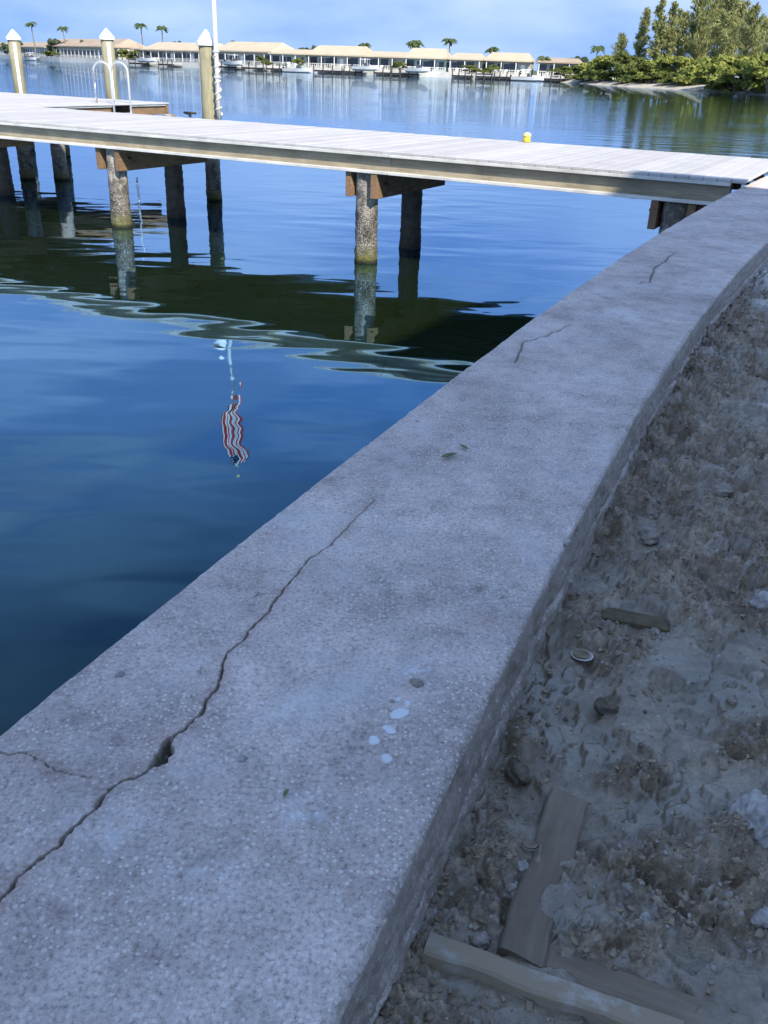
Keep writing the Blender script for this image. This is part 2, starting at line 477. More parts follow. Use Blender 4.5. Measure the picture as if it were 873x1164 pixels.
hole = poly_px([(172, 870), (181, 866), (186, 857), (190, 846), (193, 840)], CAP_Z)

def seg_dist(X, Y, P):
    """distance to polyline and arclength fraction along it"""
    best = np.full(X.shape, 9.0); par = np.zeros(X.shape)
    ls = np.hypot(*(P[1:] - P[:-1]).T); cum = np.concatenate([[0], np.cumsum(ls)])
    for i in range(len(P) - 1):
        a, b = P[i], P[i + 1]; d = b - a; q = d @ d + 1e-12
        t = np.clip(((X - a[0]) * d[0] + (Y - a[1]) * d[1]) / q, 0, 1)
        r = np.hypot(X - a[0] - t * d[0], Y - a[1] - t * d[1])
        m = r < best
        best = np.where(m, r, best); par = np.where(m, (cum[i] + t * ls[i]) / cum[-1], par)
    return best, par

def build_cap():
    rows = [-1.2]
    while rows[-1] < 22:
        y = rows[-1]
        rows.append(y + (.02 if y < .35 else max(.0018, .0018 * (y / .85) ** 1.28)))
    yy = np.array(rows)
    nf = 420
    f = np.linspace(0, 1, nf)
    f = f + .004 * np.sin(f * 2 * np.pi)
    l_, r_ = capL(yy)[:, None], capR(yy)[:, None]
    Y = np.repeat(yy[:, None], nf, 1)
    X = l_ + f[None] * (r_ - l_)
    Wd = (r_ - l_) * .915
    Z = np.full(X.shape, CAP_Z)
    Z += .004 * fbm(X * 3, Y * 3, 3, 3) + .0022 * fbm(X * 30, Y * 30, 3, 11)
    f1, f2, idv = worley(X * 30, Y * 30, 5)
    Z += np.where(idv > .8, .0028 * np.clip(1 - f1 * 2.3, 0, 1), 0)
    Z -= np.where(idv < .06, .005 * np.clip(1 - f1 * 2.2, 0, 1) ** .6, 0)
    # worn arris on the land side, slightly rounded arris on the water side
    e = (1 - f)[None] * Wd
    en = fbm(Y * 5, Y * 0 + 3.3, 3, 21); en2 = fbm(Y * 38, X * 30, 3, 22)
    rw = .007 + .013 * np.clip(en + .35, 0, 1) + .006 * en2
    q = np.clip(1 - e / np.maximum(rw, .004), 0, 1)
    Z -= q ** 1.7 * (.006 + .012 * np.clip(en + .4, 0, 1))
    el = f[None] * Wd
    rl = .009 + .002 * fbm(Y * 14, Y * 0 + 8, 3, 31)
    ql = np.clip(1 - el / np.maximum(rl, .003), 0, 1)
    Z -= ql ** 2 * .010
    # cracks
    marks = np.zeros(X.shape + (4,)); marks[..., 3] = 1
    near = yy < 7
    Xn, Yn = X[near], Y[near]
    wxn = Xn + .0055 * fbm(Xn * 42, Yn * 42, 4, 41, .6); wyn = Yn + .0055 * fbm(Xn * 42, Yn * 42, 4, 47, .6)
    dz = np.zeros(Xn.shape); dirt = np.zeros(Xn.shape); rust = np.zeros(Xn.shape)
    def crack(P, w0, w1, dep, dirty=1.0):
        nonlocal dz, dirt, rust
        d, s = seg_dist(wxn, wyn, P)
        w = (w0 + (w1 - w0) * s) * (1 + .35 * fbm(s * 40, s * 0 + .5, 2, 51) + .7 * np.clip(fbm(Xn * 110, Yn * 110, 2, 52), -.4, 1))
        g = np.clip(1 - (d / np.maximum(w, .0008)) ** 2, 0, 1)
        dz = np.maximum(dz, g * dep * np.clip(1.25 - s * .6, .3, 1))
        dirt = np.maximum(dirt, sstep(1.25, .7, d / w) * dirty)
        rust = np.maximum(rust, np.exp(-(d / .018) ** 2) * .8 * np.clip(.5 + fbm(Xn * 22, Yn * 22, 3, 53), 0, 1))
    crack(crackA, .0027, .0022, .024)
    crack(crackB, .0027, .0005, .018, .95)
    crack(crackC, .0016, .0006, .008, .8)
    crack(crackD, .0042, .0022, .009, .5)
    crack(crackE, .0065, .0045, .012, .55)
    dh, sh = seg_dist(wxn, wyn, hole)
    wh = .0095 * (.35 + np.sin(np.clip(sh, 0, 1) * np.pi) ** .8) * (1 + .4 * fbm(Xn * 90, Yn * 90, 2, 57))
    gh = np.clip(1 - (dh / wh) ** 3, 0, 1)
    dz = np.maximum(dz, gh * .035)
    dirt = np.maximum(dirt, sstep(1.2, .8, dh / wh))
    rust = np.maximum(rust, np.exp(-(dh / .03) ** 2) * np.clip(.55 + fbm(Xn * 25, Yn * 25, 3, 59), 0, 1))
    Z[near] -= dz
    # paint spots
    paint = np.zeros(Xn.shape)
    for px, py, rx, ry in [(455, 812, 9, 5), (442, 830.5, 7, 4), (424.5, 843.5, 7, 5), (438.5, 862, 5, 4), (463, 800, 3, 2), (452, 796, 2, 1.5)]:
        c = on_z(px, py, CAP_Z); a = on_z(px + rx, py, CAP_Z) - c; b = on_z(px, py - ry, CAP_Z) - c
        A = np.linalg.inv(np.array([a, b]).T)
        u = A[0, 0] * (wxn - c[0]) + A[0, 1] * (wyn - c[1]); v = A[1, 0] * (wxn - c[0]) + A[1, 1] * (wyn - c[1])
        paint = np.maximum(paint, sstep(1.15, .85, np.hypot(u, v) + .55 * fbm(Xn * 75, Yn * 75, 3, 61)))
    for px, py, rx, ry, st in [(476, 762, 22, 14, .75), (350, 922, 48, 22, .5), (120, 945, 70, 40, .3), (230, 1000, 60, 30, .3), (160, 700, 50, 30, .2), (560, 690, 30, 40, .2), (640, 660, 12, 40, .35), (700, 357, 30, 6, .5)]:
        c = on_z(px, py, CAP_Z); a = on_z(px + rx, py, CAP_Z) - c; b = on_z(px, py - ry, CAP_Z) - c
        A = np.linalg.inv(np.array([a, b]).T)
        u = A[0, 0] * (Xn - c[0]) + A[0, 1] * (Yn - c[1]); v = A[1, 0] * (Xn - c[0]) + A[1, 1] * (Yn - c[1])
        paint = np.maximum(paint, np.exp(-(u * u + v * v)) * st * np.clip(.45 + 1.4 * fbm(Xn * 45, Yn * 45, 4, 63, .65), 0, 1))
    for px, py, rx, ry, st in [(545, 707, 26, 8, .5), (300, 700, 30, 40, .25)]:
        c = on_z(px, py, CAP_Z); a = on_z(px + rx, py, CAP_Z) - c; b = on_z(px, py - ry, CAP_Z) - c
        A = np.linalg.inv(np.array([a, b]).T)
        u = A[0, 0] * (Xn - c[0]) + A[0, 1] * (Yn - c[1]); v = A[1, 0] * (Xn - c[0]) + A[1, 1] * (Yn - c[1])
        rust = np.maximum(rust, np.exp(-(u * u + v * v)) * st)
    marks[near, :, 0] = dirt; marks[near, :, 1] = paint * (1 - dirt); marks[near, :, 2] = rust
    # side towards the land and face towards the water
    ns = 34
    sx, sy, sz = [], [], []
    for k in range(1, ns + 1):
        s = k / ns
        zt = Z[:, -1] + (CAP_Z - .36 - Z[:, -1]) * s
        off = .003 + .016 * s + .005 * fbm(yy * 4, zt * 18, 4, 71) + .006 * fbm(yy * 40, zt * 60, 3, 75) - .010 * np.clip(fbm(yy * 9, zt * 5, 3, 77) - .25, 0, 1) * 3
        off -= .012 * np.exp(-((zt - CAP_Z + .13 + .01 * fbm(yy * 3, yy * 0, 2, 79)) / .006) ** 2)
        sx.append(X[:, -1] + np.maximum(off * .915, -.012) * min(1, k / 3)); sy.append(Y[:, -1] - off * .4 * min(1, k / 3)); sz.append(zt)
    lx, ly, lz = [], [], []
    for zz in (-.6, .3, .85, 1.05, 1.2, 1.27, 1.295):
        lx.append(X[:, 0] - .001 + .001 * fbm(yy * 9, yy * 0 + zz * 9, 3, 81)); ly.append(Y[:, 0]); lz.append(np.full(len(yy), zz))
    Xa = np.concatenate([np.array(lx).T, X, np.array(sx).T], 1)
    Ya = np.concatenate([np.array(ly).T, Y, np.array(sy).T], 1)
    Za = np.concatenate([np.array(lz).T, Z, np.array(sz).T], 1)
    mk = np.zeros(Xa.shape + (4,)); mk[..., 3] = 1
    mk[:, len(lx):len(lx) + nf] = marks
    me = grid_mesh('cap', Xa, Ya, Za)
    at = me.attributes.new('marks', 'FLOAT_COLOR', 'POINT')
    at.data.foreach_set('color', mk.reshape(-1).astype(np.float32))
    return me
seawall = thing('seawall', 'long cracked grey concrete seawall cap running from the foreground to the dock', 'seawall')
obj('cap', build_cap(), M['concrete'], seawall)

# ------------------------------------------------------------------ mud
def px_blob(X, Y, px, py, rx, ry, z=1.12):
    c = on_z(px, py, z); a = on_z(px + rx, py, z) - c; b = on_z(px, py - ry, z) - c
    A = np.linalg.inv(np.array([a, b]).T)
    u = A[0, 0] * (X - c[0]) + A[0, 1] * (Y - c[1]); v = A[1, 0] * (X - c[0]) + A[1, 1] * (Y - c[1])
    return np.exp(-(u * u + v * v))
ROUGH = [(730, 985, 80, 45), (800, 1035, 60, 35), (850, 600, 60, 60), (840, 690, 50, 25), (780, 650, 60, 20), (690, 610, 25, 20), (780, 430, 60, 60), (820, 360, 60, 40), (750, 520, 40, 40), (845, 850, 40, 30), (560, 990, 22, 40), (600, 850, 20, 20), (690, 745, 60, 16), (720, 890, 60, 14), (855, 935, 30, 30), (700, 1085, 60, 20)]
SMOOTH = [(690, 830, 60, 28), (800, 760, 60, 40), (680, 660, 45, 20), (640, 780, 40, 30), (810, 895, 50, 28), (640, 900, 40, 40), (700, 930, 40, 14), (860, 320, 20, 12), (620, 720, 25, 30), (560, 1110, 60, 30), (723, 700, 34, 12), (660, 753, 20, 12)]
def mud_fields(X, Y):
    edge = (X - capR(Y)) * .9
    wx = X + .03 * fbm(X * 14, Y * 14, 4, 91, .6); wy = Y + .03 * fbm(X * 14, Y * 14, 4, 95, .6)
    r = .30 + .95 * fbm(X * 2.6, Y * 2.6, 4, 101)
    for b in ROUGH: r = r + .9 * px_blob(X, Y, *b)
    for b in SMOOTH: r = r - 1.25 * px_blob(X, Y, *b)
    r = np.clip(r, 0, 1); r = r * r * (3 - 2 * r)
    Z = 1.118 + .022 * fbm(X * 1.4, Y * 1.4, 3, 111) + .010 * fbm(X * 6, Y * 6, 3, 115) + .03 * sstep(4, 9, Y)
    # lumps of thrown soil
    f1, f2, idv = worley(wx * 13, wy * 13, 121)
    Z = Z + r * .050 * idv * np.clip(1 - f1 * 1.25, 0, 1) ** .7
    g1, g2, idg = worley(wx * 33 + 3, wy * 33, 131)
    Z = Z + (.12 + .88 * r) * .028 * idg ** 1.5 * np.clip(1 - g1 * 1.3, 0, 1) ** .6
    k1, k2, idk = worley(wx * 78, wy * 78 + 9, 141)
    Z = Z + (.06 + .94 * r) * .013 * idk * np.clip(1 - k1 * 1.3, 0, 1) ** .6
    Z = Z + r * .022 * np.abs(fbm(wx * 22, wy * 22, 5, 151, .65)) + r * .02 * fbm(wx * 8, wy * 8, 3, 155)
    Z = Z - r * .10 * np.clip(fbm(wx * 15, wy * 15, 3, 157) - .22, 0, .5)
    # trowelled ledges where wet mud has slumped
    tt = fbm(X * 7 + .3, Y * 7, 4, 161)
    Z = Z + .016 * sstep(.02, .05, tt) * (1 - .5 * r) + .011 * sstep(-.22, -.19, tt) * (1 - .5 * r)
    Z = Z + .0025 * fbm(X * 30, Y * 30, 3, 165)
    # soil heaped against the cap here and there
    Z = Z + .035 * np.exp(-np.clip(edge, 0, 9) / .05) * (.15 + .6 * fbm(X * 4, Y * 4, 3, 171))
    wet = np.clip(1.2 - r * 1.4, 0, 1) * (.6 + .4 * sstep(-.25, .25, fbm(X * 5, Y * 5, 4, 181)))
    shell = r * sstep(.25, .5, fbm(X * 11, Y * 11, 4, 191)) * np.clip(.4 + 1.2 * fbm(X * 60, Y * 60, 3, 195), 0, 1)
    shell = np.maximum(shell, r * (idk > .84) * np.clip(1.5 - k1 * 3, 0, 1) * .9)
    shell = np.maximum(shell, r * (idg > .88) * np.clip(1.4 - g1 * 2.6, 0, 1) * .55)
    shell = np.maximum(shell, 1.0 * px_blob(X, Y, 862, 935, 26, 30) * np.clip(.7 + fbm(X * 60, Y * 60, 3, 197), 0, 1))
    Z = Z + .02 * px_blob(X, Y, 862, 935, 26, 30)
    return Z, r, wet, shell
def mud_z(x, y):
    return float(mud_fields(np.array([[float(x)]]), np.array([[float(y)]]))[0][0, 0])
def build_mud():
    rows = [-.6]
    while rows[-1] < 24:
        y = rows[-1]
        rows.append(y + (.025 if y < .35 else max(.0026, .0026 * (y / .75) ** 1.25)))
    yy = np.array(rows)
    nv = 400
    g = np.linspace(0, 1, nv)
    w = (.95 + .42 * np.clip(yy, 0, 30))[:, None]
    gg = (.75 * g + .25 * g ** 3)[None]
    Y = np.repeat(yy[:, None], nv, 1)
    X = capR(yy)[:, None] - .02 + gg * w
    Z, r, wet, shell = mud_fields(X, Y)
    me = grid_mesh('mud', X, Y, Z)
    c = np.stack([r, wet, shell, np.ones_like(r)], -1)
    at = me.attributes.new('mud', 'FLOAT_COLOR', 'POINT')
    at.data.foreach_set('color', c.reshape(-1).astype(np.float32))
    return me
tag(obj('mud', build_mud(), M['mud']), 'wet brown mud and broken soil behind the seawall', 'mud', kind='structure')
M['soil'] = plain('yard_soil', (.15, .13, .10), .85, .4, 1.5, .02, 14)
ys = np.concatenate([np.linspace(-30, 24, 30), [40, 70]])
gv = np.linspace(0, 1, 12)
GX = capR(np.clip(ys, -2, 24))[:, None] + np.where(ys < -2, (ys + 2) * .36, np.where(ys > 24, (ys - 24) * 1.2, 0))[:, None] + .0 + (gv[None] ** 1.6) * 60
GY = np.repeat(ys[:, None], 12, 1)
tag(obj('yard_ground', grid_mesh('yard_ground', GX, GY, np.full(GX.shape, 1.03) + .02 * fbm(GX, GY, 2, 5)), M['soil']), 'bare soil of the yard behind the seawall', 'ground', kind='structure')
# ------------------------------------------------------------------ unseen building behind the camera, added and sized to shade wall and mud
DK = np.array([.882, -.4712]); DP = np.array([.4712, .882])      # along the dock, across the dock
N2 = on_z(440, 172, 1.40)
DROT = math.atan2(DK[1], DK[0])
def dk(t, p, z=0.0):
    q = N2 + t * DK + p * DP
    return (float(q[0]), float(q[1]), z)
M['stucco'] = plain('cream_stucco', (.66, .62, .54), .85, .12, 2, .004, 60)
M['shingle'] = plain('brown_roof_shingle', (.20, .15, .12), .9, .3, 4, .01, 20)
M['glass'] = plain('dark_window_glass', (.03, .04, .05), .08, .2, 1, spec=.6)
def shade_building():
    C = np.array(dk(3.05, .16)[:2]); eave = 10.6
    run = (eave - 1.40) / math.tan(SUN_EL)
    K = C + SUN_H / np.linalg.norm(SUN_H) * run
    h = thing('shade_building', 'unseen three storey cream building behind the photographer, added to cast the shade', 'building', (K[0], K[1], 1.0), DROT)
    # local x runs inland along the dock direction, local -y runs back along the seawall
    ov = .4; zt = eave - 1.0; ln = 20.0
    MB().box(ov, 14, -ln, -ov, 0, zt - .35).build('wall', M['stucco'], h)
    MB().box(0, 14.4, -ln - .4, 0, zt - .349, zt).build('roof', M['shingle'], h)
    win = MB().box(ov - .04, ov + .02, -.8, .8, 0, 1.5).mesh('window')
    fm = MB()
    for q in ((-.88, -.8, -.08, 1.58), (.8, .88, -.08, 1.58), (-.8, .8, -.08, 0), (-.8, .8, 1.5, 1.58), (-.03, .03, 0, 1.5)):
        fm.box(ov - .07, ov + .03, *q)
    fm = fm.mesh('frame')
    for fl in range(3):
        for y in np.arange(-2.6, -ln + 2, -3.4):
            w = obj('window', win, M['glass'], h, (0, y, .9 + fl * 2.95))
            obj('frame', fm, M['white'], w)
        MB().box(ov - .12, ov + .05, -ln, -ov, 2.75 + fl * 2.95, 2.9 + fl * 2.95).build('ledge', M['white'], h)
shade_building()

# ------------------------------------------------------------------ dock
DZ = 1.40
dock = thing('dock', 'long white decked dock on barnacled pilings crossing the water to the seawall', 'dock', (float(N2[0]), float(N2[1]), 0), DROT)
DW = 3.15
rng = random.Random(4)
pl = MB().box(-.068, .068, -.015, DW, -.032, 0, .004).mesh('plank')
t = 4.16; k = 0
while t > -17.5:
    o = obj('plank', pl, M['deck'], dock, (t, 0, DZ + rng.uniform(-.0015, .0015)))
    o.rotation_euler = (0, 0, rng.uniform(-.0006, .0006))
    t -= .1435
pw = 4.15
pl2 = MB().box(-.068, .068, 0, pw, -.032, 0, .004).mesh('plank')
t = -9.95
while t > -18.5:
    obj('plank', pl2, M['deck'], dock, (t, DW + .012, DZ + rng.uniform(-.0015, .0015)))
    t -= .1435
# edge channel: top flange, recessed timber web, bottom flange; made in sections with open joints
def channel(x0, x1, y, s, parent):
    """runs along x at y, facing -y when s = -1"""
    L_ = 4.05; x = x1
    while x > x0 + .01:
        a = max(x0, x - L_)
        f = lambda q0, q1: (min(y + s * q0, y + s * q1), max(y + s * q0, y + s * q1))
        MB().box(a + .004, x - .004, *f(-.03, .075), DZ - .068, DZ - .033, .003).build('top_flange', M['trim'], parent)
        MB().box(a + .002, x - .002, *f(-.045, .000), DZ - .236, DZ - .0685).build('fascia', M['fascia'], parent)
        MB().box(a + .004, x - .004, *f(-.03, .085), DZ - .271, DZ - .2365, .003).build('bottom_flange', M['trim'], parent)
        x -= L_
channel(-17.6, 4.085, .05, -1, dock)
channel(-9.9, 4.02, DW - .05, 1, dock)
def channel_y(x, y0, y1, s):
    f = lambda q0, q1: (min(x + s * q0, x + s * q1), max(x + s * q0, x + s * q1))
    MB().box(*f(-.03, .045), y0, y1, DZ - .064, DZ - .034).build('top_flange', M['trim'], dock)
    MB().box(*f(-.045, .005), y0, y1, DZ - .25, DZ - .0645).build('fascia', M['beam'], dock)
channel_y(-9.95, DW + .1, DW + 2.35, 1)
channel_y(-9.95, DW + 2.95, DW + pw, 1)
MB().box(-18.5, -9.9, DW + pw - .06, DW + pw, DZ - .25, DZ - .034).build('fascia', M['beam'], dock)
for p in (.7, 1.35, 2.0, 2.6):
    MB().box(-17.6, 4.0, p - .03, p + .03, DZ - .23, DZ - .034).build('joist', M['dark_wood'], dock)
for p in (4.2, 5.2, 6.3):
    MB().box(-18.4, -10.05, p - .03, p + .03, DZ - .23, DZ - .034).build('joist', M['dark_wood'], dock)
# pilings and the twin beams that clasp them
def pile_mesh(name, r, z0, z1, seed):
    nz = int((z1 - z0) / .035); n = 30
    z = np.linspace(z0, z1, nz)[:, None]; th = np.linspace(0, 2 * np.pi, n + 1)[None, :-1]
    cx, sx = np.cos(th), np.sin(th)
    rr = r * (1 + .03 * fbm(cx * 1.2 + z * .8 + seed, sx * 1.2 + z * .5, 2, seed)) + np.zeros_like(z)
    barn = sstep(1.0, .55, z) * sstep(-.3, .1, z)
    a1, a2, ida = worley(th * r * 26 + z * 0, z * 26 + th * 0, seed + 3)
    rr = rr + (.002 + .016 * barn) * ida * np.clip(1 - a1 * 1.2, 0, 1) + .006 * barn * fbm(th * 8, z * 12, 3, seed + 5) + .02 * sstep(.35, .1, z) * np.clip(fbm(th * 4, z * 7, 3, seed + 8) + .3, 0, 1)
    X, Y = rr * cx, rr * sx
    V = np.stack([X, Y, z + np.zeros_like(X)], -1).reshape(-1, 3)
    i = np.arange(nz * n).reshape(nz, n); j = np.roll(i, -1, 1)
    Q = np.stack([i[:-1], j[:-1], j[1:], i[1:]], -1).reshape(-1, 4)
    V = np.vstack([V, [[0, 0, z1 + .005]]]); top = len(V) - 1
    Q = np.vstack([Q, np.stack([i[-1], j[-1], np.full(n, top), np.full(n, top)], -1)])
    Q4 = Q
    me = bpy.data.meshes.new(name)
    me.from_pydata(V.tolist(), [], [tuple(f) if f[2] != f[3] else tuple(f[:3]) for f in Q4.tolist()])
    me.polygons.foreach_set('use_smooth', [True] * len(me.polygons))
    return me
pm = [pile_mesh('pile', .140, -1.2, DZ - .235, s) for s in (3, 8, 14, 21)]
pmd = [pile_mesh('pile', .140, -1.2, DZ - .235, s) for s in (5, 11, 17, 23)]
BZ0, BZ1 = DZ - .575, DZ - .272
for i, tb in enumerate((-17.2, -13.0, -8.75, -4.70, -.36, 3.54)):
    for q, p in enumerate((.165, 1.42)):
        o = obj('pile', (pmd if q else pm)[(i * 2 + q) % 4], M['pile_shaded' if q else 'pile'], dock, (tb, p, 0), rng.uniform(0, 6))
        o.rotation_euler = (rng.uniform(-.006, .006), rng.uniform(-.012, .012), rng.uniform(0, 6))
    for s in (-1, 1):
        b = MB(); x0, x1 = sorted((tb + s * .152, tb + s * .235))
        b.box(x0, x1, -.02 + rng.uniform(-.02, .03), 2.0, BZ0, BZ1, .006)
        b.build('beam', M['beam'], dock)
    MB().tube([(tb - .29, .19, DZ - .40), (tb + .29, .19, DZ - .40)], .014, 8).build('bolt', M['black'], dock)
for (tp, pp_) in ((-9.72, 3.66), (-10.25, 3.25), (-9.7, 7.1), (-13.2, 3.7), (-13.3, 7.1), (-17, 3.7), (-17, 7.1)):
    obj('pile', pm[rng.randrange(4)], M['pile'], dock, (tp, pp_, 0), rng.uniform(0, 6))
for tp in (-10.3, -13.5, -17.2):
    MB().box(tp - .05, tp + .05, DW + .15, DW + pw - .1, BZ0 + .08, BZ1 - .002).build('beam', M['beam'], dock)

# ------------------------------------------------------------------ mooring posts, ladder, flagpole, dock light
def mooring_post(t, p, apex, r, label, strip=True, seed=1):
    h = thing('mooring_post', label, 'post', dk(t, p, 0), DROT, 'white capped mooring posts behind the dock')
    obj('pile', pile_mesh('post_pile', r * .96, -1.2, 1.0, seed), M['pile'], h)
    nz, n = 40, 24
    mb = MB().lathe([(r, 1.0), (r * 1.01, 1.4), (r * .985, 2.0), (r * .97, DZ + apex - .24)], 24)
    mb.build('shaft', M['post'], h, True)
    z = DZ + apex
    MB().lathe([(r * 1.14, z - .28), (r * 1.2, z - .275), (r * 1.2, z - .225), (r * .6, z - .115), (.012, z - .03)], 24).build('post_cap', M['white'], h)
    if strip:
        MB().box(r * .72, r * 1.22, -r * .95, -r * .72, 1.30, z - .34, .004).build('edge_strip', M['white'], h)
    return h
mooring_post(-15.25, 7.68, 1.50, .155, 'leftmost greenish mooring post with white cone cap and white edge strip', seed=31)
mooring_post(-11.95, 7.62, 1.56, .155, 'middle mooring post with white cone cap standing behind the boarding ladder', seed=32)
p3 = mooring_post(-5.49, DW + .24, 1.43, .138, 'golden brown mooring post with white cone cap next to the flagpole', False, seed=33)
o = MB().tube([(-.17, -.2, DZ + .02), (-.17, -.2, DZ + .07), (-.30, -.2, DZ + .085), (-.04, -.2, DZ + .085)], [.03, .025, .02, .02], 8)
cl = tag(o.build('mooring_cleat', M['black'], None, True), 'small black cleat on the deck at the foot of the flagpole post', 'cleat')
cl.location = dk(-5.49, DW + .10, 0); cl.rotation_euler = (0, 0, DROT)

ld = thing('boarding_ladder', 'pale tubular boarding ladder with two looped handrails on the side platform', 'ladder', dk(-9.95, DW + 2.65, 0), DROT)
for s in (-.26, .26):
    pts = [(-.45, s, DZ + .0)]
    for a in np.linspace(0, math.pi, 11):
        pts.append((-.2 - .25 * math.cos(a), s, DZ + .62 + .2 * math.sin(a)))
    pts += [(.05, s, DZ + .3), (.05, s, .2)]
    MB().tube(pts, .024, 8).build('handrail', M['steel'], ld, True)
for z in (.3, .6, .9, 1.2):
    MB().box(.03, .10, -.24, .24, z - .015, z + .015).build('rung', M['steel'], ld)

fp = thing('flagpole', 'slim white flagpole rising beside the golden brown mooring post', 'flagpole', dk(-5.22, DW + .16, 0), DROT)
MB().tube([(0, 0, DZ - .02), (0, 0, 3.6), (0, 0, 5.40)], [.042, .038, .028], 12).build('pole', M['white'], fp, True)
MB().lathe([(.03, 5.39), (.05, 5.42), (.055, 5.46), (.03, 5.505), (.006, 5.52)], 12).build('finial', M['lamp_top'], fp, True)
for z in (2.05, 2.45):
    MB().lathe([(.046, z), (.06, z + .005), (.06, z + .035), (.046, z + .04)], 12).build('bracket', M['steel'], fp)
hp = []
for i in range(150):
    a = i / 150 * 2 * math.pi * 7
    hp.append((.047 * math.cos(a) * (1 + .25 * math.sin(a * 1.7)), .047 * math.sin(a), 1.46 + i / 150 * .95 + .02 * math.sin(a * .63)))
MB().tube(hp, .013, 6).build('wrapped_line', M['rope'], fp, True)

def flag_mat():
    t = NT('flag_cloth')
    uv = t.n('ShaderNodeUVMap'); s = t.sep(uv.outputs[0])
    st = t.math('GREATER_THAN', t.math('MODULO', t.math('MULTIPLY', s[1], 6.5), 1.0), .5)
    c = t.mix(st, (.55, .03, .04), (.78, .76, .74))
    can = t.math('MULTIPLY', t.math('LESS_THAN', s[0], .3), t.math('GREATER_THAN', s[1], .4615))
    cell = t.n('ShaderNodeCombineXYZ')
    t.l(t.math('FRACT', t.math('MULTIPLY', s[0], 15.0)), cell.inputs[0]); t.l(t.math('FRACT', t.math('MULTIPLY', s[1], 9.3)), cell.inputs[1])
    ds = t.n('ShaderNodeVectorMath', operation='DISTANCE'); t.l(cell.outputs[0], ds.inputs[0]); ds.inputs[1].default_value = (.5, .5, 0)
    star = t.math('LESS_THAN', ds.outputs['Value'], .27)
    c = t.mix(can, c, t.mix(star, (.015, .025, .12), (.78, .78, .76)))
    return t.fin(c, .8, .2)
def flag():
    nu, nv = 60, 36; S, H = 1.5, .9
    u = np.linspace(0, 1, nu)[:, None]; v = np.linspace(0, 1, nv)[None]
    # limp cloth: the hoist is laced to the pole, the fly falls down along it in loose folds
    g_ = 1 - .25 * sstep(0, .3, u) + .12 * np.sin(u * 5)
    X = -.13 + (1 - v) * .40 * g_ + .09 * np.sin(u * 7.5 + .6) * sstep(0, .2, u)
    Y = sstep(0, .2, 1 - v) * (.06 * np.sin(v * 10 + u * 3.0) + .03 * np.sin(v * 23 + u * 6)) + .06 * u * np.sin(u * 4) - .13
    Z = 5.32 - u * 1.62 - (1 - v) * .30 * (1 - .5 * u) + .02 * np.sin(v * 9 + u * 5)
    me = grid_mesh('flag', X, Y, Z)
    uvl = me.uv_layers.new(name='UVMap')
    idx = np.zeros(len(me.loops), np.int32); me.loops.foreach_get('vertex_index', idx)
    U = np.repeat(np.linspace(0, 1, nu), nv); V = np.tile(np.linspace(0, 1, nv), nu)
    uvl.data.foreach_set('uv', np.stack([U[idx], V[idx]], -1).ravel().astype(np.float32))
    o = obj('flag', me, flag_mat(), None, dk(-5.22, DW + .16, 0), math.radians(-8))
    tag(o, 'limp red and white striped flag with blue star field hanging from the flagpole', 'flag')
flag()
dl = thing('dock_light', 'small yellow dock light on the far edge of the deck', 'light', dk(.66, DW - .09, DZ + .002), DROT)
MB().lathe([(.055, 0), (.06, .01), (.052, .03), (.052, .075)], 14).build('base', M['yellow'], dl, True)
MB().lathe([(.058, .075), (.06, .085), (.055, .11), (.03, .125), (.006, .13)], 14).build('lens', M['lamp_top'], dl, True)

# ------------------------------------------------------------------ things lying on the mud and the cap
M['stone'] = plain('grey_stone', (.33, .29, .24), .9, .5, 40, .006, 90)
M['pale_stone'] = plain('pale_shell_rock', (.46, .43, .40), .9, .45, 45, .008, 80)
M['dark_stone'] = plain('dark_mud_clod', (.17, .14, .10), .9, .5, 40, .006, 90)
M['brickm'] = plain('mud_stained_brick', (.15, .12, .07), .9, .4, 35, .004, 120)
M['shellm'] = plain('white_shell', (.72, .69, .62), .55, .25, 120, .001, 300)
M['shelltan'] = plain('tan_shell_inside', (.36, .28, .19), .6, .3, 90)
M['board'] = woodm('muddy_grey_board', (.34, .31, .26), (.48, .45, .40), (1.5, 14, 14), .6, True)
M['board_dark'] = woodm('muddy_brown_board', (.19, .15, .11), (.27, .22, .165), (1.5, 14, 14), .8)
M['mud_crumb'] = plain('mud_crumb', (.34, .27, .19), .9, .5, 40, .006, 90)
M['leafm'] = plain('dry_green_leaf', (.16, .19, .09), .7, .4, 60)
def rock_mesh(name, sx, sy, sz, seed, sub=3, rough=.35):
    import bmesh
    bm = bmesh.new(); bmesh.ops.create_icosphere(bm, subdivisions=sub, radius=1)
    co = np.array([v.co[:] for v in bm.verts])
    n = 1 + rough * fbm(co[:, 0] * 1.3 + seed, co[:, 1] * 1.3 + co[:, 2] * 1.7, 3, seed) + rough * .7 * fbm(co[:, 2] * 2.6 - seed, co[:, 0] * 2.6 + co[:, 1] * 2.1, 3, seed + 9)
    for v, c, k_ in zip(bm.verts, co, n):
        v.co = (c[0] * k_ * sx, c[1] * k_ * sy, max(-.6, c[2] * k_) * sz)
    me = bpy.data.meshes.new(name); bm.to_mesh(me); bm.free()
    me.polygons.foreach_set('use_smooth', [sub > 2] * len(me.polygons))
    return me
def on_mud(px, py):
    z = 1.12
    for _ in range(4):
        q = on_z(px, py, z); z = mud_z(*q)
    return float(q[0]), float(q[1]), z
def mpp(x, y, z):  # metres per pixel there
    return float(np.array([x, y, z - CAM_Z]) @ _F) / FPX
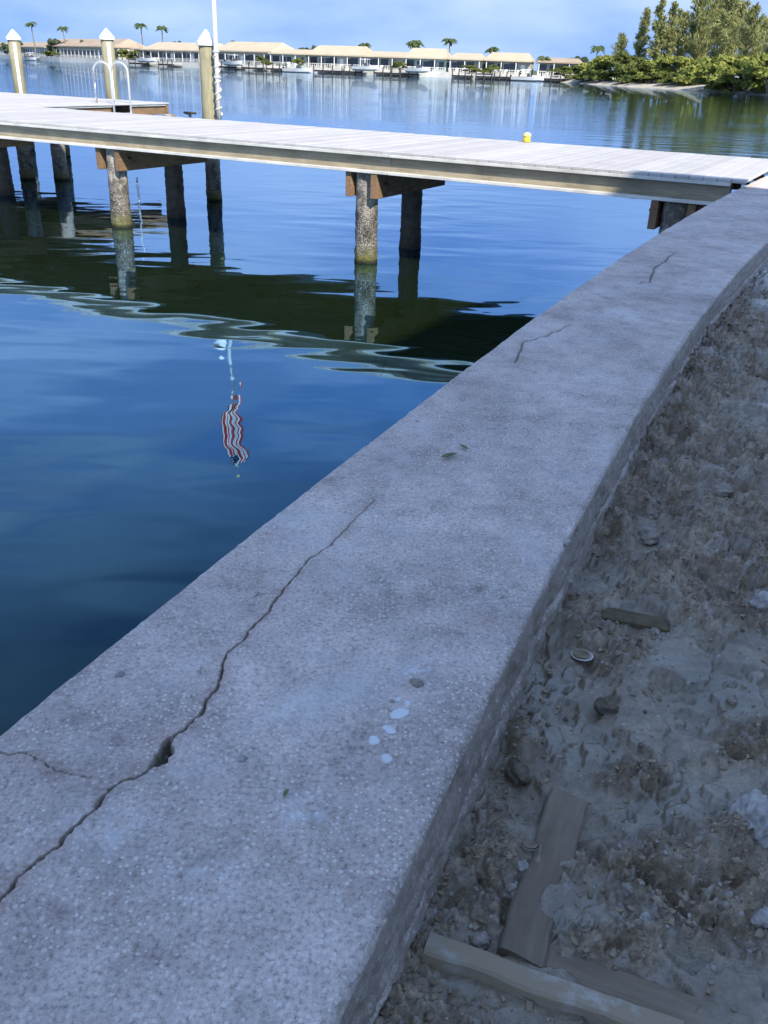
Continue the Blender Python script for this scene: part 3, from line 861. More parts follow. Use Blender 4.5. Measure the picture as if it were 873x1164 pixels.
def rock(px, py, wpx, hpx, mat, label, name='stone', cat='stone', sub=4, rough=.4, cap=False, sink=.25):
    if cap: q = on_z(px, py, CAP_Z); q = (float(q[0]), float(q[1]), CAP_Z)
    else: q = on_mud(px, py)
    m = mpp(*q); sx = wpx * m * .5; sz = hpx * m * .5
    o = obj(name, rock_mesh(name, sx, sx * .8, sz, (px * 7 + py) % 97, sub, rough), M[mat], None, (q[0], q[1], q[2] + sz * sink))
    o.rotation_euler = (0, 0, (px * 3.1) % 6)
    tag(o, label, cat)
rock(858, 935, 52, 46, 'pale_stone', 'large pale crumbly shell rock at the right edge of the mud', sub=5, rough=.5)
rock(868, 690, 26, 30, 'pale_stone', 'pale rough stone near the right edge beside the smooth mud', sub=4)
rock(733, 1050, 15, 20, 'pale_stone', 'small whitish stone just beyond the flat brown board')
rock(712, 1012, 17, 14, 'stone', 'grey green pebble amid the rubble patch in the lower mud')
rock(832, 798, 13, 16, 'stone', 'small upright grey stone on smooth wet mud at the right')
rock(583, 1013, 22, 18, 'stone', 'round grey pebble lying on the half buried board')
rock(595, 985, 14, 10, 'pale_stone', 'little pale pebble on the half buried board beside the round pebble')
rock(733, 612, 34, 20, 'stone', 'brownish flat stone in the mud beyond the broken brick')
rock(590, 860, 34, 30, 'dark_stone', 'dark clod of soil against the foot of the seawall side', cat='clod', name='clod')
rock(545, 1068, 26, 16, 'stone', 'tan stone wedged behind the pale foreground board')
rock(690, 806, 24, 22, 'dark_stone', 'dark peat clod at the edge of the greenish mud pool', cat='clod', name='clod')
rock(868, 1040, 34, 24, 'pale_stone', 'pale lump of marl at the lower right edge of the mud')
rock(668, 1048, 20, 18, 'stone', 'muddy grey stone left of the small whitish stone in the rubble')
rock(820, 560, 26, 16, 'stone', 'grey lump of soil in the rough mud at upper right', cat='clod', name='clod')
rock(690, 488, 22, 16, 'stone', 'sandy lump beside the far part of the seawall foot', cat='clod', name='clod')
rock(474, 777, 17, 7, 'stone', 'brownish flat stone chip on the seawall beside the white paint spots', cap=True, rough=.3)
rock(446, 799, 12, 4, 'stone', 'tiny brown chip on the seawall just above the largest paint spot', cap=True, rough=.3)
rock(136, 767, 12, 7, 'pale_stone', 'small pale chip on the seawall near the water side edge', cap=True)
rock(275, 864, 12, 8, 'pale_stone', 'pale grey chip on the seawall right of the crack hole', cap=True)
rock(204, 995, 9, 7, 'pale_stone', 'white fleck of shell on the foreground of the seawall', cap=True)
rock(644, 618, 10, 9, 'pale_stone', 'small pale stone on the land side edge of the seawall', cap=True)

def shell(px, py, wpx, label, mat='shellm', rot=0.7, tilt=.25):
    q = on_mud(px, py); L_ = wpx * mpp(*q)
    h = thing('clam_shell', label, 'shell', (q[0], q[1], q[2] + .012), rot)
    nu, nv = 28, 10
    for name, mt, k in (('shell_back', mat, 1.0), ('shell_hollow', 'shelltan', .74)):
        th = np.linspace(0, 2 * np.pi, nu)[:, None]; r = np.linspace(0, 1, nv)[None]
        ex = np.where(np.cos(th) > 0, .56, .46)
        X = L_ * ex * np.cos(th) * r * k; Y = L_ * .36 * np.sin(th) * r * k
        Z = (.16 * L_ * r ** 2.2 + .002 * np.sin(r * 30)) * (1 if k == 1 else .94) + (0 if k == 1 else .0035) + 0 * th
        o = obj(name, grid_mesh(name, X, Y, Z), M[mt], h)
        if k == 1:
            md = o.modifiers.new('thick', 'SOLIDIFY'); md.thickness = .0018
    h.rotation_euler = (tilt, -.12, rot)
shell(660, 751, 27, 'white oval clam shell lying open on the wet mud', rot=-.75, tilt=.18)
shell(601, 968, 22, 'dull grey shell ring half sunk by the seawall side', mat='stone', rot=-.5, tilt=.1)

def slab(p1, p2, wid, th, mat, label, name, cat, lift=0.0, tilt=0.0, z=None):
    a = on_mud(*p1); b = on_mud(*p2)
    d = np.array(b) - np.array(a); Ln = float(np.linalg.norm(d)); ang = math.atan2(d[1], d[0])
    n = max(8, int(Ln / .02)); m = 14
    rows = []
    xs = np.linspace(0, Ln, n)
    prof = [(-wid / 2, -th), (-wid / 2, -.004), (-wid / 2 + .004, 0)] + [(-wid / 2 + wid * k / 8, 0) for k in range(1, 8)] + [(wid / 2 - .004, 0), (wid / 2, -.004), (wid / 2, -th)]
    pr = np.array(prof)
    X = np.repeat(xs[:, None], len(pr), 1); Y = np.repeat(pr[None, :, 0], n, 0); Z = np.repeat(pr[None, :, 1], n, 0).copy()
    Y = Y + .006 * fbm(X * 11, Y * 0 + wid, 3, 5) * (np.abs(Y) / wid * 2) + .002 * fbm(X * 60, Y * 60, 2, 6)
    Z = Z + .003 * fbm(X * 9, Y * 30, 3, 8)
    V = np.stack([X, Y, Z], -1).reshape(-1, 3)
    i = np.arange(n * len(pr)).reshape(n, len(pr))
    fs = np.stack([i[:-1, :-1], i[1:, :-1], i[1:, 1:], i[:-1, 1:]], -1).reshape(-1, 4).tolist()
    fs.append(i[0].tolist()); fs.append(i[-1][::-1].tolist())
    me = bpy.data.meshes.new(name); me.from_pydata(V.tolist(), [], fs); me.update()
    pitch = math.atan2(b[2] - a[2], float(np.hypot(d[0], d[1])))
    o = obj(name, me, M[mat], None, (a[0], a[1], a[2] + lift))
    o.rotation_euler = (tilt, -pitch * .5, ang)
    return tag(o, label, cat)
slab((486, 1073), (770, 1190), .040, .05, 'board', 'pale grey board lying across the mud in the foreground against the seawall', 'foreground_board', 'board', .012, -.1)
slab((608, 1084), (880, 1187), .066, .05, 'board_dark', 'flat mud brown board just behind the pale foreground board', 'brown_board', 'board', .004, .0)
slab((590, 1090), (648, 910), .074, .04, 'board_dark', 'half buried brown board with pebbles on it beside the seawall side', 'buried_board', 'board', .007, .18)
def brick(px1, px2, label):
    a = on_mud(*px1); b = on_mud(*px2)
    d = np.array(b) - np.array(a); Ln = float(np.hypot(d[0], d[1]))
    me = rock_mesh('brick', 1, 1, 1, 12, 4, .10)
    co = np.zeros(len(me.vertices) * 3); me.vertices.foreach_get('co', co); co = co.reshape(-1, 3)
    co = np.sign(co) * np.abs(co) ** .16
    co *= np.array([Ln / 2, .024, .018]); co[:, 2] += .004 * fbm(co[:, 0] * 60, co[:, 1] * 60, 3, 4)
    me.vertices.foreach_set('co', co.ravel()); me.update()
    o = obj('brick', me, M['brickm'], None, ((a[0] + b[0]) / 2, (a[1] + b[1]) / 2, (a[2] + b[2]) / 2 - .003))
    o.rotation_euler = (.12, .04, math.atan2(d[1], d[0]))
    tag(o, label, 'brick')
brick((684, 690), (762, 704), 'broken brown brick sunk in the wet mud near the shell')
def leaf(px, py, wpx, label, rz):
    q = on_z(px, py, CAP_Z); q = (float(q[0]), float(q[1]), CAP_Z)
    L_ = wpx * mpp(*q)
    u = np.linspace(0, 1, 16)[:, None]; v = np.linspace(-1, 1, 5)[None]
    X = (u - .5) * L_ + 0 * v; Y = v * L_ * .16 * np.sin(u * np.pi) ** .7
    Z = .006 + np.abs(v) * L_ * .12 * np.sin(u * np.pi) + .35 * L_ * (u - .45) ** 2
    o = obj('leaf', grid_mesh('leaf', X, Y, Z), M['leafm'], None, q, rz)
    tag(o, label, 'leaf')
leaf(510, 521, 22, 'curled greenish dry leaf lying mid way along the seawall top', .5)
leaf(527, 511, 16, 'thin dark curled leaf right behind the greenish one on the seawall', 2.2)
leaf(325, 905, 14, 'tiny leaf scrap on the seawall below the paint spots', 1.2)

# crumbs of soil, shell and gravel that nobody could count
def crumbs(name, n, smin, smax, mat, label, cat, seed, keep):
    r = np.random.default_rng(seed)
    base = rock_mesh('crumb_base', 1, 1, 1, seed, 1, .5)
    bv = np.zeros(len(base.vertices) * 3); base.vertices.foreach_get('co', bv); bv = bv.reshape(-1, 3)
    bf = np.array([p.vertices[:] for p in base.polygons])
    bpy.data.meshes.remove(base)
    yy = .55 * np.exp(r.uniform(0, math.log(13 / .55), n * 3))
    ww = r.uniform(0, 1, n * 3) ** 1.3
    xx = capR(yy) + .01 + ww * (.5 + .25 * yy)
    Z, ro, wet, sh = mud_fields(xx[None], yy[None])
    Z, ro = Z[0], ro[0]
    ed = np.exp(-((xx - capR(yy)) / .05))
    okm = r.uniform(0, 1, n * 3) < keep + (1 - keep) * np.maximum(ro, ed * .6)
    for px, py in ((660, 751), (601, 968), (723, 697)):
        q = on_z(px, py, 1.12); okm &= np.hypot(xx - q[0], yy - q[1]) > .05
    ok = np.where(okm)[0][:n]
    V = []; Fs = []
    for c, i in enumerate(ok):
        s = smin + (smax - smin) * r.uniform() ** 3
        s *= max(1.0, yy[i] * .35)
        sc = s * r.uniform(.6, 1.3, 3) * np.array([1, 1, .75])
        a = r.uniform(0, 6.3); R_ = np.array([[math.cos(a), -math.sin(a), 0], [math.sin(a), math.cos(a), 0], [0, 0, 1]])
        jit = 1 + r.uniform(-.25, .25, (len(bv), 1))
        V.append((bv * jit * sc) @ R_.T + np.array([xx[i], yy[i], Z[i] + s * .2]))
        Fs.append(bf + c * len(bv))
    o = obj(name, mesh_np(name, np.vstack(V), np.vstack(Fs)), M[mat])
    tag(o, label, cat, kind='stuff')
crumbs('soil_crumbs', 8000, .0012, .008, 'mud_crumb', 'crumbs of brown soil strewn over the rough mud', 'soil', 11, .12)
crumbs('dark_crumbs', 500, .002, .009, 'dark_stone', 'dark peat crumbs strewn over the rough mud', 'soil', 12, .15)
crumbs('shell_gravel', 2200, .001, .005, 'pale_stone', 'bits of pale shell and gravel in the mud', 'gravel', 13, .3)
# ------------------------------------------------------------------ far shore: land, seawall, condominiums, docks, boats
SH = np.array([(-330., 640), (-230, 500), (-159, 394), (-109, 318), (-72, 280), (-36, 254), (-4, 242), (34, 234), (60, 230), (120, 226), (260, 224)])
def shore(s):
    """point, tangent at world x = s"""
    y = np.interp(s, SH[:, 0], SH[:, 1]); y1 = np.interp(s + 4, SH[:, 0], SH[:, 1]); y0 = np.interp(s - 4, SH[:, 0], SH[:, 1])
    tg = np.array([8.0, y1 - y0]); tg /= np.linalg.norm(tg)
    return np.array([s, y]), tg, np.array([-tg[1], tg[0]])
M['grass'] = plain('lawn_grass', (.07, .10, .03), .95, .4, .3)
xs = np.linspace(-330, 260, 60)
yl = np.interp(xs, SH[:, 0], SH[:, 1])
off = np.array([.6, 8, 30, 120, 900, 2600])
FX = np.repeat(xs[:, None], 6, 1) + off[None] * np.linspace(-.6, .6, 60)[:, None]
FY = yl[:, None] + off[None]
tag(obj('far_shore', grid_mesh('far_shore', FX, FY, np.full(FX.shape, 1.25)), M['grass']), 'low green land of the far shore', 'land', kind='structure')
M['far_concrete'] = plain('sunlit_seawall_concrete', (.52, .50, .45), .9, .3, .25)
fw = MB()
for a, b in zip(SH[:-1], SH[1:]):
    n_ = np.array([-(b - a)[1], (b - a)[0]]); n_ = n_ / np.linalg.norm(n_)
    if n_[1] < 0: n_ = -n_
    q = [a, b, b + n_ * .9, a + n_ * .9]
    fw.add([(x, y, z) for z in (-.5, 1.3) for x, y in q], [(0, 3, 2, 1), (4, 5, 6, 7), (0, 1, 5, 4), (1, 2, 6, 5), (2, 3, 7, 6), (3, 0, 4, 7)])
tag(fw.build('far_seawall', M['far_concrete']), 'low sunlit seawall along the far shore in front of the condominiums', 'seawall')

M['cream_roof'] = plain('cream_roof', (.44, .37, .26), .8, .12, .4)
M['tan_roof'] = plain('pinkish_tan_roof', (.36, .28, .20), .85, .2, .4)
M['white_wall'] = plain('white_painted_wall', (.42, .40, .36), .8, .1, .5)
M['aqua_wall'] = plain('pale_aqua_wall', (.38, .45, .43), .8, .1, .5)
M['far_dark'] = plain('dark_dock_timber', (.05, .045, .04), .9, .3, 1)
M['far_glass'] = plain('shaded_window_glass', (.055, .06, .07), .15, .3, .3)
win_me = MB().box(-.62, .62, -.06, .06, 0, 1.75).mesh('window')
win_me2 = MB().box(-.95, .95, -.06, .06, 0, 1.95).mesh('window')
door_me = MB().box(-.5, .5, -.06, .06, 0, 2.1).mesh('door')
shut_me = MB().box(-.09, .09, -.10, .02, 0, 2.55).mesh('column')
rail_me = None
def condo(x0, x1, label, roofm='cream_roof', wallm='white_wall', eave=2.75, rise=1.9, setb=7.0, wd=10.0, seed=1, win=0, porch=True):
    r = random.Random(seed)
    A, _, _ = shore(x0); B, _, _ = shore(x1)
    d = B - A; Ln = float(np.linalg.norm(d)); tg = d / Ln; nn = np.array([-tg[1], tg[0]])
    if nn[1] < 0: nn = -nn
    c = (A + B) / 2 + nn * setb
    h = thing('condominium', label, 'building', (c[0], c[1], 1.25), math.atan2(tg[1], tg[0]), 'low condominiums along the far shore')
    hl = Ln / 2 - .3
    MB().box(-hl, hl, 0, wd, 0, eave).build('wall', M[wallm], h)
    e = .28; z = eave + .002
    MB().add([(-hl - e, -1.5, z), (hl + e, -1.5, z), (hl + e, wd + e, z), (-hl - e, wd + e, z), (-hl - e, -1.5, z + .3), (hl + e, -1.5, z + .3), (hl + e, wd + e, z + .3), (-hl - e, wd + e, z + .3),
              (-hl + .9, wd * .42, z + rise), (hl - .9, wd * .42, z + rise)],
             [(0, 3, 2, 1), (0, 1, 5, 4), (1, 2, 6, 5), (2, 3, 7, 6), (3, 0, 4, 7), (4, 5, 9, 8), (5, 6, 9), (6, 7, 8, 9), (7, 4, 8)]).build('roof', M[roofm], h)
    x = -hl + 1.2; k = 0
    while x < hl - .8:
        if r.random() < .12:
            obj('door', door_me, M['white'], h, (x, -.02, .02)); x += 1.9
        else:
            w = (win_me, win_me2)[(win + (k % 3 == 0)) % 2]
            obj('window', w, M['far_glass'], h, (x, -.02, .45)); x += 1.62 if w is win_me else 2.3
        k += 1
    if porch:
        rl = MB().box(-hl, hl, -2.62, -2.56, .85, .93).box(-hl, hl, -2.62, -2.56, .45, .5)
        for q in np.arange(-hl + .2, hl, .6): rl.box(q - .04, q + .04, -2.61, -2.57, 0, .86)
        rl.build('railing', M['white'], h)
        for q in range(r.randrange(2, 5)):
            x_ = r.uniform(-hl + 1, hl - 1)
            MB().box(x_ - .35, x_ + .35, -2.2, -1.6, .02, .45).box(x_ - .35, x_ + .35, -1.66, -1.6, .45, 1.0).build('patio_chair', M[r.choice(['far_dark', 'tan_roof', 'white'])], h)
        x = -hl + .3
        while x < hl:
            obj('column', shut_me, M['white'], h, (x, -1.15, .1)); x += 3.6
    return h
P = lambda px: float(at_dist(px, 90, 240)[0])
def sx(px):
    # shore world x seen at that pixel column
    lo, hi = -320.0, 250.0
    for _ in range(40):
        m_ = (lo + hi) / 2; q = shore(m_)[0]; v = np.array([q[0], q[1], 1.3 - CAM_Z])
        u = 436.5 + FPX * (v @ _R) / (v @ _F)
        if u < px: lo = m_
        else: hi = m_
    return lo
condo(sx(-40), sx(33), 'far shore building left of the leftmost mooring post with pinkish roof', 'tan_roof', seed=2, rise=2.0)
condo(sx(34), sx(110), 'long low building with pinkish tan roof behind the two left mooring posts', 'tan_roof', seed=3, rise=2.6, eave=3.2)
condo(sx(128), sx(141), 'small flat roofed annex between two condominiums just right of the middle post', 'tan_roof', seed=4, rise=.8)
condo(sx(143), sx(218), 'cream roofed condominium between the middle post and the flagpole post', seed=5, rise=2.3)
condo(sx(226), sx(292), 'cream roofed condominium directly right of the flagpole', seed=6, rise=2.5, eave=3.0)
condo(sx(293), sx(336), 'lower cream roofed white block second right of the flagpole', seed=7, rise=1.3, wallm='aqua_wall')
condo(sx(337), sx(402), 'condominium with tall yellow cream roof third right of the flagpole', seed=8, rise=2.4)
condo(sx(403), sx(452), 'condominium with low cream roof near the middle of the far shore', seed=9, rise=1.4, win=1)
condo(sx(453), sx(503), 'condominium with raised yellow roof and two palms above it', seed=10, rise=2.4, wallm='aqua_wall')
condo(sx(504), sx(545), 'white condominium with a long row of dark windows under a single palm', seed=11, rise=1.6, win=1)
condo(sx(546), sx(601), 'cream roofed condominium second from the green islet', seed=12, rise=2.0)
condo(sx(608), sx(662), 'white condominium with pinkish roof partly hidden by the islet bushes', 'tan_roof', seed=13, rise=1.2)
MB_t = MB().lathe([(2.6, 0), (2.6, 3.6), (2.2, 4.2), (.1, 4.7)], 20)
q, tg, nn = shore(sx(222))
wt_ = MB_t.build('water_tank', M['aqua_wall']); wt_.location = (*(q + nn * 16), 1.25)
tag(wt_, 'pale round tank between two condominiums behind the flagpole post', 'tank')

M['hull'] = plain('white_boat_hull', (.5, .5, .49), .35, .06, .5)
def far_dock(px, w, label):
    q, tg, nn = shore(sx(px)); c = q - nn * 2.2
    h = thing('boat_dock', label, 'dock', (c[0], c[1], 0), math.atan2(tg[1], tg[0]), 'small timber docks along the far shore')
    MB().box(-w / 2, w / 2, -1.6, 1.9, .75, .92).build('deck', M['far_concrete'], h)
    for x in np.linspace(-w / 2 + .2, w / 2 - .2, 4):
        MB().tube([(x, -1.65, -.6), (x, -1.65, 1.9)], .14, 6).build('post', M['far_dark'], h)
    MB().box(-w / 2, w / 2, -1.4, -1.2, .35, .74).build('beam', M['far_dark'], h)
for px, w, lb in [(43, 6, 'dark timber boat dock right of the leftmost mooring post'), (170, 9, 'boat dock in front of the cream condominium left of the flagpole post'), (200, 6, 'boat dock nearest the left side of the flagpole post'),
                  (268, 8, 'boat dock just right of the flagpole'), (297, 7, 'boat dock before the pale aqua block'), (322, 6, 'boat dock before the right end of the aqua block'), (380, 8, 'boat dock before the tall yellow cream roof'),
                  (408, 5, 'narrow boat dock near the middle of the far shore'), (445, 7, 'boat dock left of the two palm condominium'), (463, 7, 'boat dock in front of the two palm condominium'), (528, 5, 'boat dock under the single palm'),
                  (557, 6, 'boat dock before the left end of the second condominium from the islet'), (585, 9, 'boat dock before the right end of the second condominium from the islet'), (632, 7, 'boat dock right beside the islet bushes')]:
    far_dock(px, w, lb)
def boat(px, Ln, label, canopy=True, rot=0.0, lift=.9):
    q, tg, nn = shore(sx(px)); c = q - nn * 5.6
    h = thing('motor_boat', label, 'boat', (c[0], c[1], lift), math.atan2(tg[1], tg[0]) + rot, 'white motor boats along the far shore')
    st = np.linspace(0, 1, 9); V = []; F_ = []
    for s in st:
        w = 1.15 * (1 - max(0, (s - .45) / .55) ** 2.2) + .03; zk = .35 * max(0, (s - .6) / .4) ** 2; zt = .95 + .3 * s * s
        x = (s - .5) * Ln
        V += [(x, -w, zt), (x, -w * .8, .35 + zk * .7), (x, 0, zk), (x, w * .8, .35 + zk * .7), (x, w, zt)]
    for i in range(8):
        for k in range(4): F_.append((i * 5 + k, i * 5 + k + 1, i * 5 + 6 + k, i * 5 + 5 + k))
        F_.append((i * 5 + 4, i * 5, i * 5 + 5, i * 5 + 9))
    F_.append((0, 1, 2, 3, 4)[::-1])
    MB().add(V, F_).build('hull', M['hull'], h)
    MB().add([(-.2, -.8, 1.0), (.9, -.7, 1.05), (.9, .7, 1.05), (-.2, .8, 1.0), (-.15, -.7, 1.75), (.25, -.6, 1.75), (.25, .6, 1.75), (-.15, .7, 1.75)],
             [(0, 1, 5, 4), (1, 2, 6, 5), (2, 3, 7, 6), (3, 0, 4, 7), (4, 5, 6, 7)]).build('windshield', M['far_glass'], h)
    if canopy:
        cv = MB().box(-1.3, .8, -.95, .95, 2.45, 2.55, .03).build('canopy', M['white'], h)
        for x in (-1.1, .6):
            for y in (-.85, .85): MB().tube([(x, y, .95), (x, y, 2.45)], .035, 6).build('canopy_pole', M['steel'], h)
    MB().box(-Ln / 2 - .35, -Ln / 2 + .02, -.25, .25, .3, 1.35, .05).build('outboard_motor', M['black'], h)
boat(55, 7.5, 'motor boat moored by the dark dock at the far left', True, .2, -.2)
boat(186, 6.5, 'motor boat on its lift left of the flagpole post', False, .1)
boat(283, 6.5, 'motor boat on its lift between the docks right of the flagpole', True, -.1)
boat(350, 7.5, 'red striped motor boat low in the water before the tall yellow roof', False, .05, -.15)
boat(425, 6.5, 'covered motor boat near the middle of the far shore', True, .1)
boat(480, 6.0, 'small motor boat before the aqua walled condominium', False, -.2)
boat(602, 7.5, 'motor boat with canopy moored closest to the islet', True, .0, -.1)

# ------------------------------------------------------------------ vegetation
def leaf_mat(name, a, b, sc=.6):
    t = NT(name)
    n = t.noise(sc, 4, .6); n2 = t.noise(sc * 9, 2, .5)
    c = t.mix(t.ramp(n, [(.34, 0), (.66, 1)]), a, b)
    c = t.mix(.7, c, t.ramp(n2, [(.3, .6), (.7, 1.35)]), 'MULTIPLY')
    t.fin(c, .65, .25)
    tr = t.n('ShaderNodeBsdfTranslucent'); t.l(c, tr.inputs['Color'])
    mx = t.n('ShaderNodeMixShader'); mx.inputs[0].default_value = .28
    t.l(t.p.outputs[0], mx.inputs[1]); t.l(tr.outputs[0], mx.inputs[2]); t.l(mx.outputs[0], t.out.inputs['Surface'])
    return t.m
M['mangrove'] = leaf_mat('mangrove_leaves', (.14, .175, .035), (.31, .32, .07), .45)
M['mangrove_d'] = leaf_mat('dark_mangrove_leaves', (.07, .095, .022), (.16, .18, .04), .5)
M['pine'] = leaf_mat('casuarina_needles', (.18, .20, .06), (.37, .37, .15), .4)
M['palm'] = leaf_mat('palm_fronds', (.05, .085, .025), (.10, .13, .045), .4)
M['fartree'] = leaf_mat('far_tree_leaves', (.06, .085, .045), (.11, .13, .07), .15)
M['bark'] = plain('grey_bark', (.20, .165, .13), .9, .4, 1.5, .02, 9)
def quads(C, D1, D2):
    n = len(C)
    V = np.stack([C - D1 - D2, C + D1 - D2 * .6, C + D1 * .8 + D2, C - D1 * .7 + D2 * .8], 1).reshape(-1, 3)
    return V, np.arange(n * 4).reshape(n, 4)
def rdir(r, n):
    v = r.normal(size=(n, 3)); return v / np.linalg.norm(v, axis=1, keepdims=True)
def bush_mesh(name, seed, n=2600, lobes=16, size=.045):
    """unit crown about 1 high and 1.2 wide made of leaf clumps round many small lobes"""
    r = np.random.default_rng(seed)
    lc = np.stack([r.uniform(-.55, .55, lobes), r.uniform(-.45, .45, lobes), r.uniform(.12, .85, lobes)], 1)
    lc[:, 2] *= 1 - .55 * (np.abs(lc[:, 0]) / .55) ** 2
    lr = r.uniform(.11, .24, lobes)
    k = r.integers(0, lobes, n)
    d = rdir(r, n); d[:, 2] = np.abs(d[:, 2]) * .9 - .12
    C = lc[k] + d * (lr[k] * r.uniform(.72, 1.08, n))[:, None]
    C[:, 2] = np.maximum(C[:, 2], .01)
    a = rdir(r, n); b = np.cross(a, d); b /= np.linalg.norm(b, axis=1, keepdims=True) + 1e-6
    s = (size * r.uniform(.5, 1.3, n))[:, None]
    V, Q = quads(C, a * s, b * s * .8)
    return mesh_np(name, V, Q)
bushes = [bush_mesh('crown', s) for s in (1, 2, 3, 4)]
bush_trunk = MB()
for a in (0, 2.1, 4.2):
    bush_trunk.tube([(0, 0, -.05), (.06 * math.cos(a), .06 * math.sin(a), .2), (.2 * math.cos(a), .2 * math.sin(a), .6)], [.03, .022, .008], 6)
bush_trunk = bush_trunk.mesh('trunk')
def bush(pos, w, h, label, mat='mangrove', seed=0, name='mangrove_bush', cat='bush', group='bushes on the islet'):
    t = thing(name, label, cat, pos, (seed * 2.4) % 6.28, group)
    c = obj('crown', bushes[seed % 4].copy(), None, t); c.data.materials.clear(); c.data.materials.append(M[mat]); c.scale = (w / 1.2, w / 1.2, h)
    k_ = obj('trunk', bush_trunk, M['bark'], t); k_.scale = (w / 1.2, w / 1.2, h)
def casuarina_mesh(seed, H, spread, n_br, wisp, base=.18, width_top=.25):
    """returns trunk mesh and needle-spray mesh"""
    r = np.random.default_rng(seed); tr = MB()
    lean = r.uniform(-.04, .04, 2) * H
    tp = lambda z: np.array([lean[0] * (z / H) ** 1.5, lean[1] * (z / H) ** 1.5, z])
    tr.tube([tp(z) for z in np.linspace(0, H * .97, 8)], list(np.linspace(.016, .002, 8) * H + .02), 7)
    C = []; D = []
    for i in range(n_br):
        z = H * (base + (1 - base) * ((i + r.uniform()) / n_br) ** .9)
        u = (z / H - base) / (1 - base)
        ln = spread * H * (math.sin(min(1, u * 1.25 + .18) * math.pi * .62) * (1 - u) ** .55 + width_top * .25) * r.uniform(.55, 1.2)
        a = r.uniform(0, 2 * np.pi); up = r.uniform(.35, .9)
        d = np.array([math.cos(a), math.sin(a), up]); d /= np.linalg.norm(d)
        p0 = tp(z); p1 = p0 + d * ln * .6; p2 = p1 + (d + np.array([0, 0, .25])) * ln * .4
        tr.tube([p0, p1, p2], [.0045 * H * (1 - u * .7), .003 * H * (1 - u * .7), .001 * H], 4, False)
        m = int(wisp * (.5 + ln / (spread * H)))
        s = r.uniform(.25, 1.1, m)[:, None]
        q = np.where(s < .6, p0 + (p1 - p0) * s / .6, p1 + (p2 - p1) * (s - .6) / .4)
        C.append(q + r.normal(size=(m, 3)) * ln * .10 + np.array([0, 0, .05])); D.append(np.repeat(d[None], m, 0))
    C = np.vstack(C); D = np.vstack(D); n = len(C)
    ax = D * .5 + rdir(r, n) * .7 + np.array([0, 0, r.choice([-.5, .6])]); ax /= np.linalg.norm(ax, axis=1, keepdims=True)
    b = np.cross(ax, rdir(r, n)); b /= np.linalg.norm(b, axis=1, keepdims=True) + 1e-6
    s = r.uniform(.5, 1.2, n)[:, None] * H * .026
    V, Q = quads(C, ax * s, b * s * .2)
    return tr.mesh('trunk'), mesh_np('crown', V, Q)
def pine(px, base_py, top_py, Y, kind, label, seed):
    bpt = at_dist(px, base_py, Y); H = float(at_dist(px, top_py, Y)[2] - .8)
    t = thing('casuarina_tree', label, 'tree', (bpt[0], bpt[1], .8), 0, 'feathery pine like trees on the islet')
    if kind == 's': tm, cm = casuarina_mesh(seed, H, .155, 100, 40, .10, .35)
    else: tm, cm = casuarina_mesh(seed, H, .27, 95, 46, .16, .7)
    obj('trunk', tm, M['bark'], t, None, 0); obj('crown', cm, M['pine'], t)
# islet ground and beach
IS = np.array([(36., 236), (39, 222), (42, 203), (45, 192), (49.5, 183), (52, 172), (54, 160), (55.5, 147), (58, 132), (64, 120), (80, 112), (120, 108)])
M['sand'] = plain('pale_beach_sand', (.40, .355, .28), .95, .3, .5, .02, 3)
M['isle'] = plain('islet_leaf_litter', (.10, .085, .05), .95, .4, .4)
ti = np.linspace(0, 1, 60); si = np.linspace(0, 1, len(IS))
IX = np.interp(ti, si, IS[:, 0]); IY = np.interp(ti, si, IS[:, 1])
tx = np.gradient(IX); ty = np.gradient(IY); nl = np.hypot(tx, ty); inx, iny = -ty / nl, tx / nl   # inland
def strip(offs, zs):
    X = IX[:, None] + inx[:, None] * np.array(offs)[None]; Y = IY[:, None] + iny[:, None] * np.array(offs)[None]
    w_ = .8 * fbm(np.repeat(ti[:, None] * 22, len(offs), 1), np.array(offs)[None] * .3 + np.zeros_like(X), 3, 7)
    return X + w_ * inx[:, None], Y, np.repeat(np.array(zs)[None], 60, 0) + .06 * fbm(X * .5, Y * .5, 2, 9) * np.array([0 if z < 0 else 1 for z in zs])[None]
tag(obj('beach', grid_mesh('beach', *strip([-1.5, 0, 1.0, 2.6, 5.0], [-.3, .05, .3, .65, .9])), M['sand']), 'narrow pale sandy beach at the foot of the islet trees', 'beach', kind='structure')
tag(obj('islet_ground', grid_mesh('islet_ground', *strip([4.2, 7, 30, 60, 110], [.62, .95, 1.1, 1.1, 1.0])), M['isle']), 'shaded ground under the islet trees', 'ground', kind='structure')
def isle(px, inland):
    # shoreline point seen at that column, moved inland
    best = None
    for x, y, a, b in zip(IX, IY, inx, iny):
        v = np.array([x, y, -CAM_Z]); u = 436.5 + FPX * (v @ _R) / (v @ _F)
        if best is None or abs(u - px) < best[0]: best = (abs(u - px), x, y, a, b)
    _, x, y, a, b = best
    # step along the line of sight so the column stays put
    v = np.array([x, y]); v = v / np.linalg.norm(v)
    k_ = inland / max(.25, abs(v @ np.array([a, b])))
    return np.array([x, y]) + v * min(k_, inland * 3)
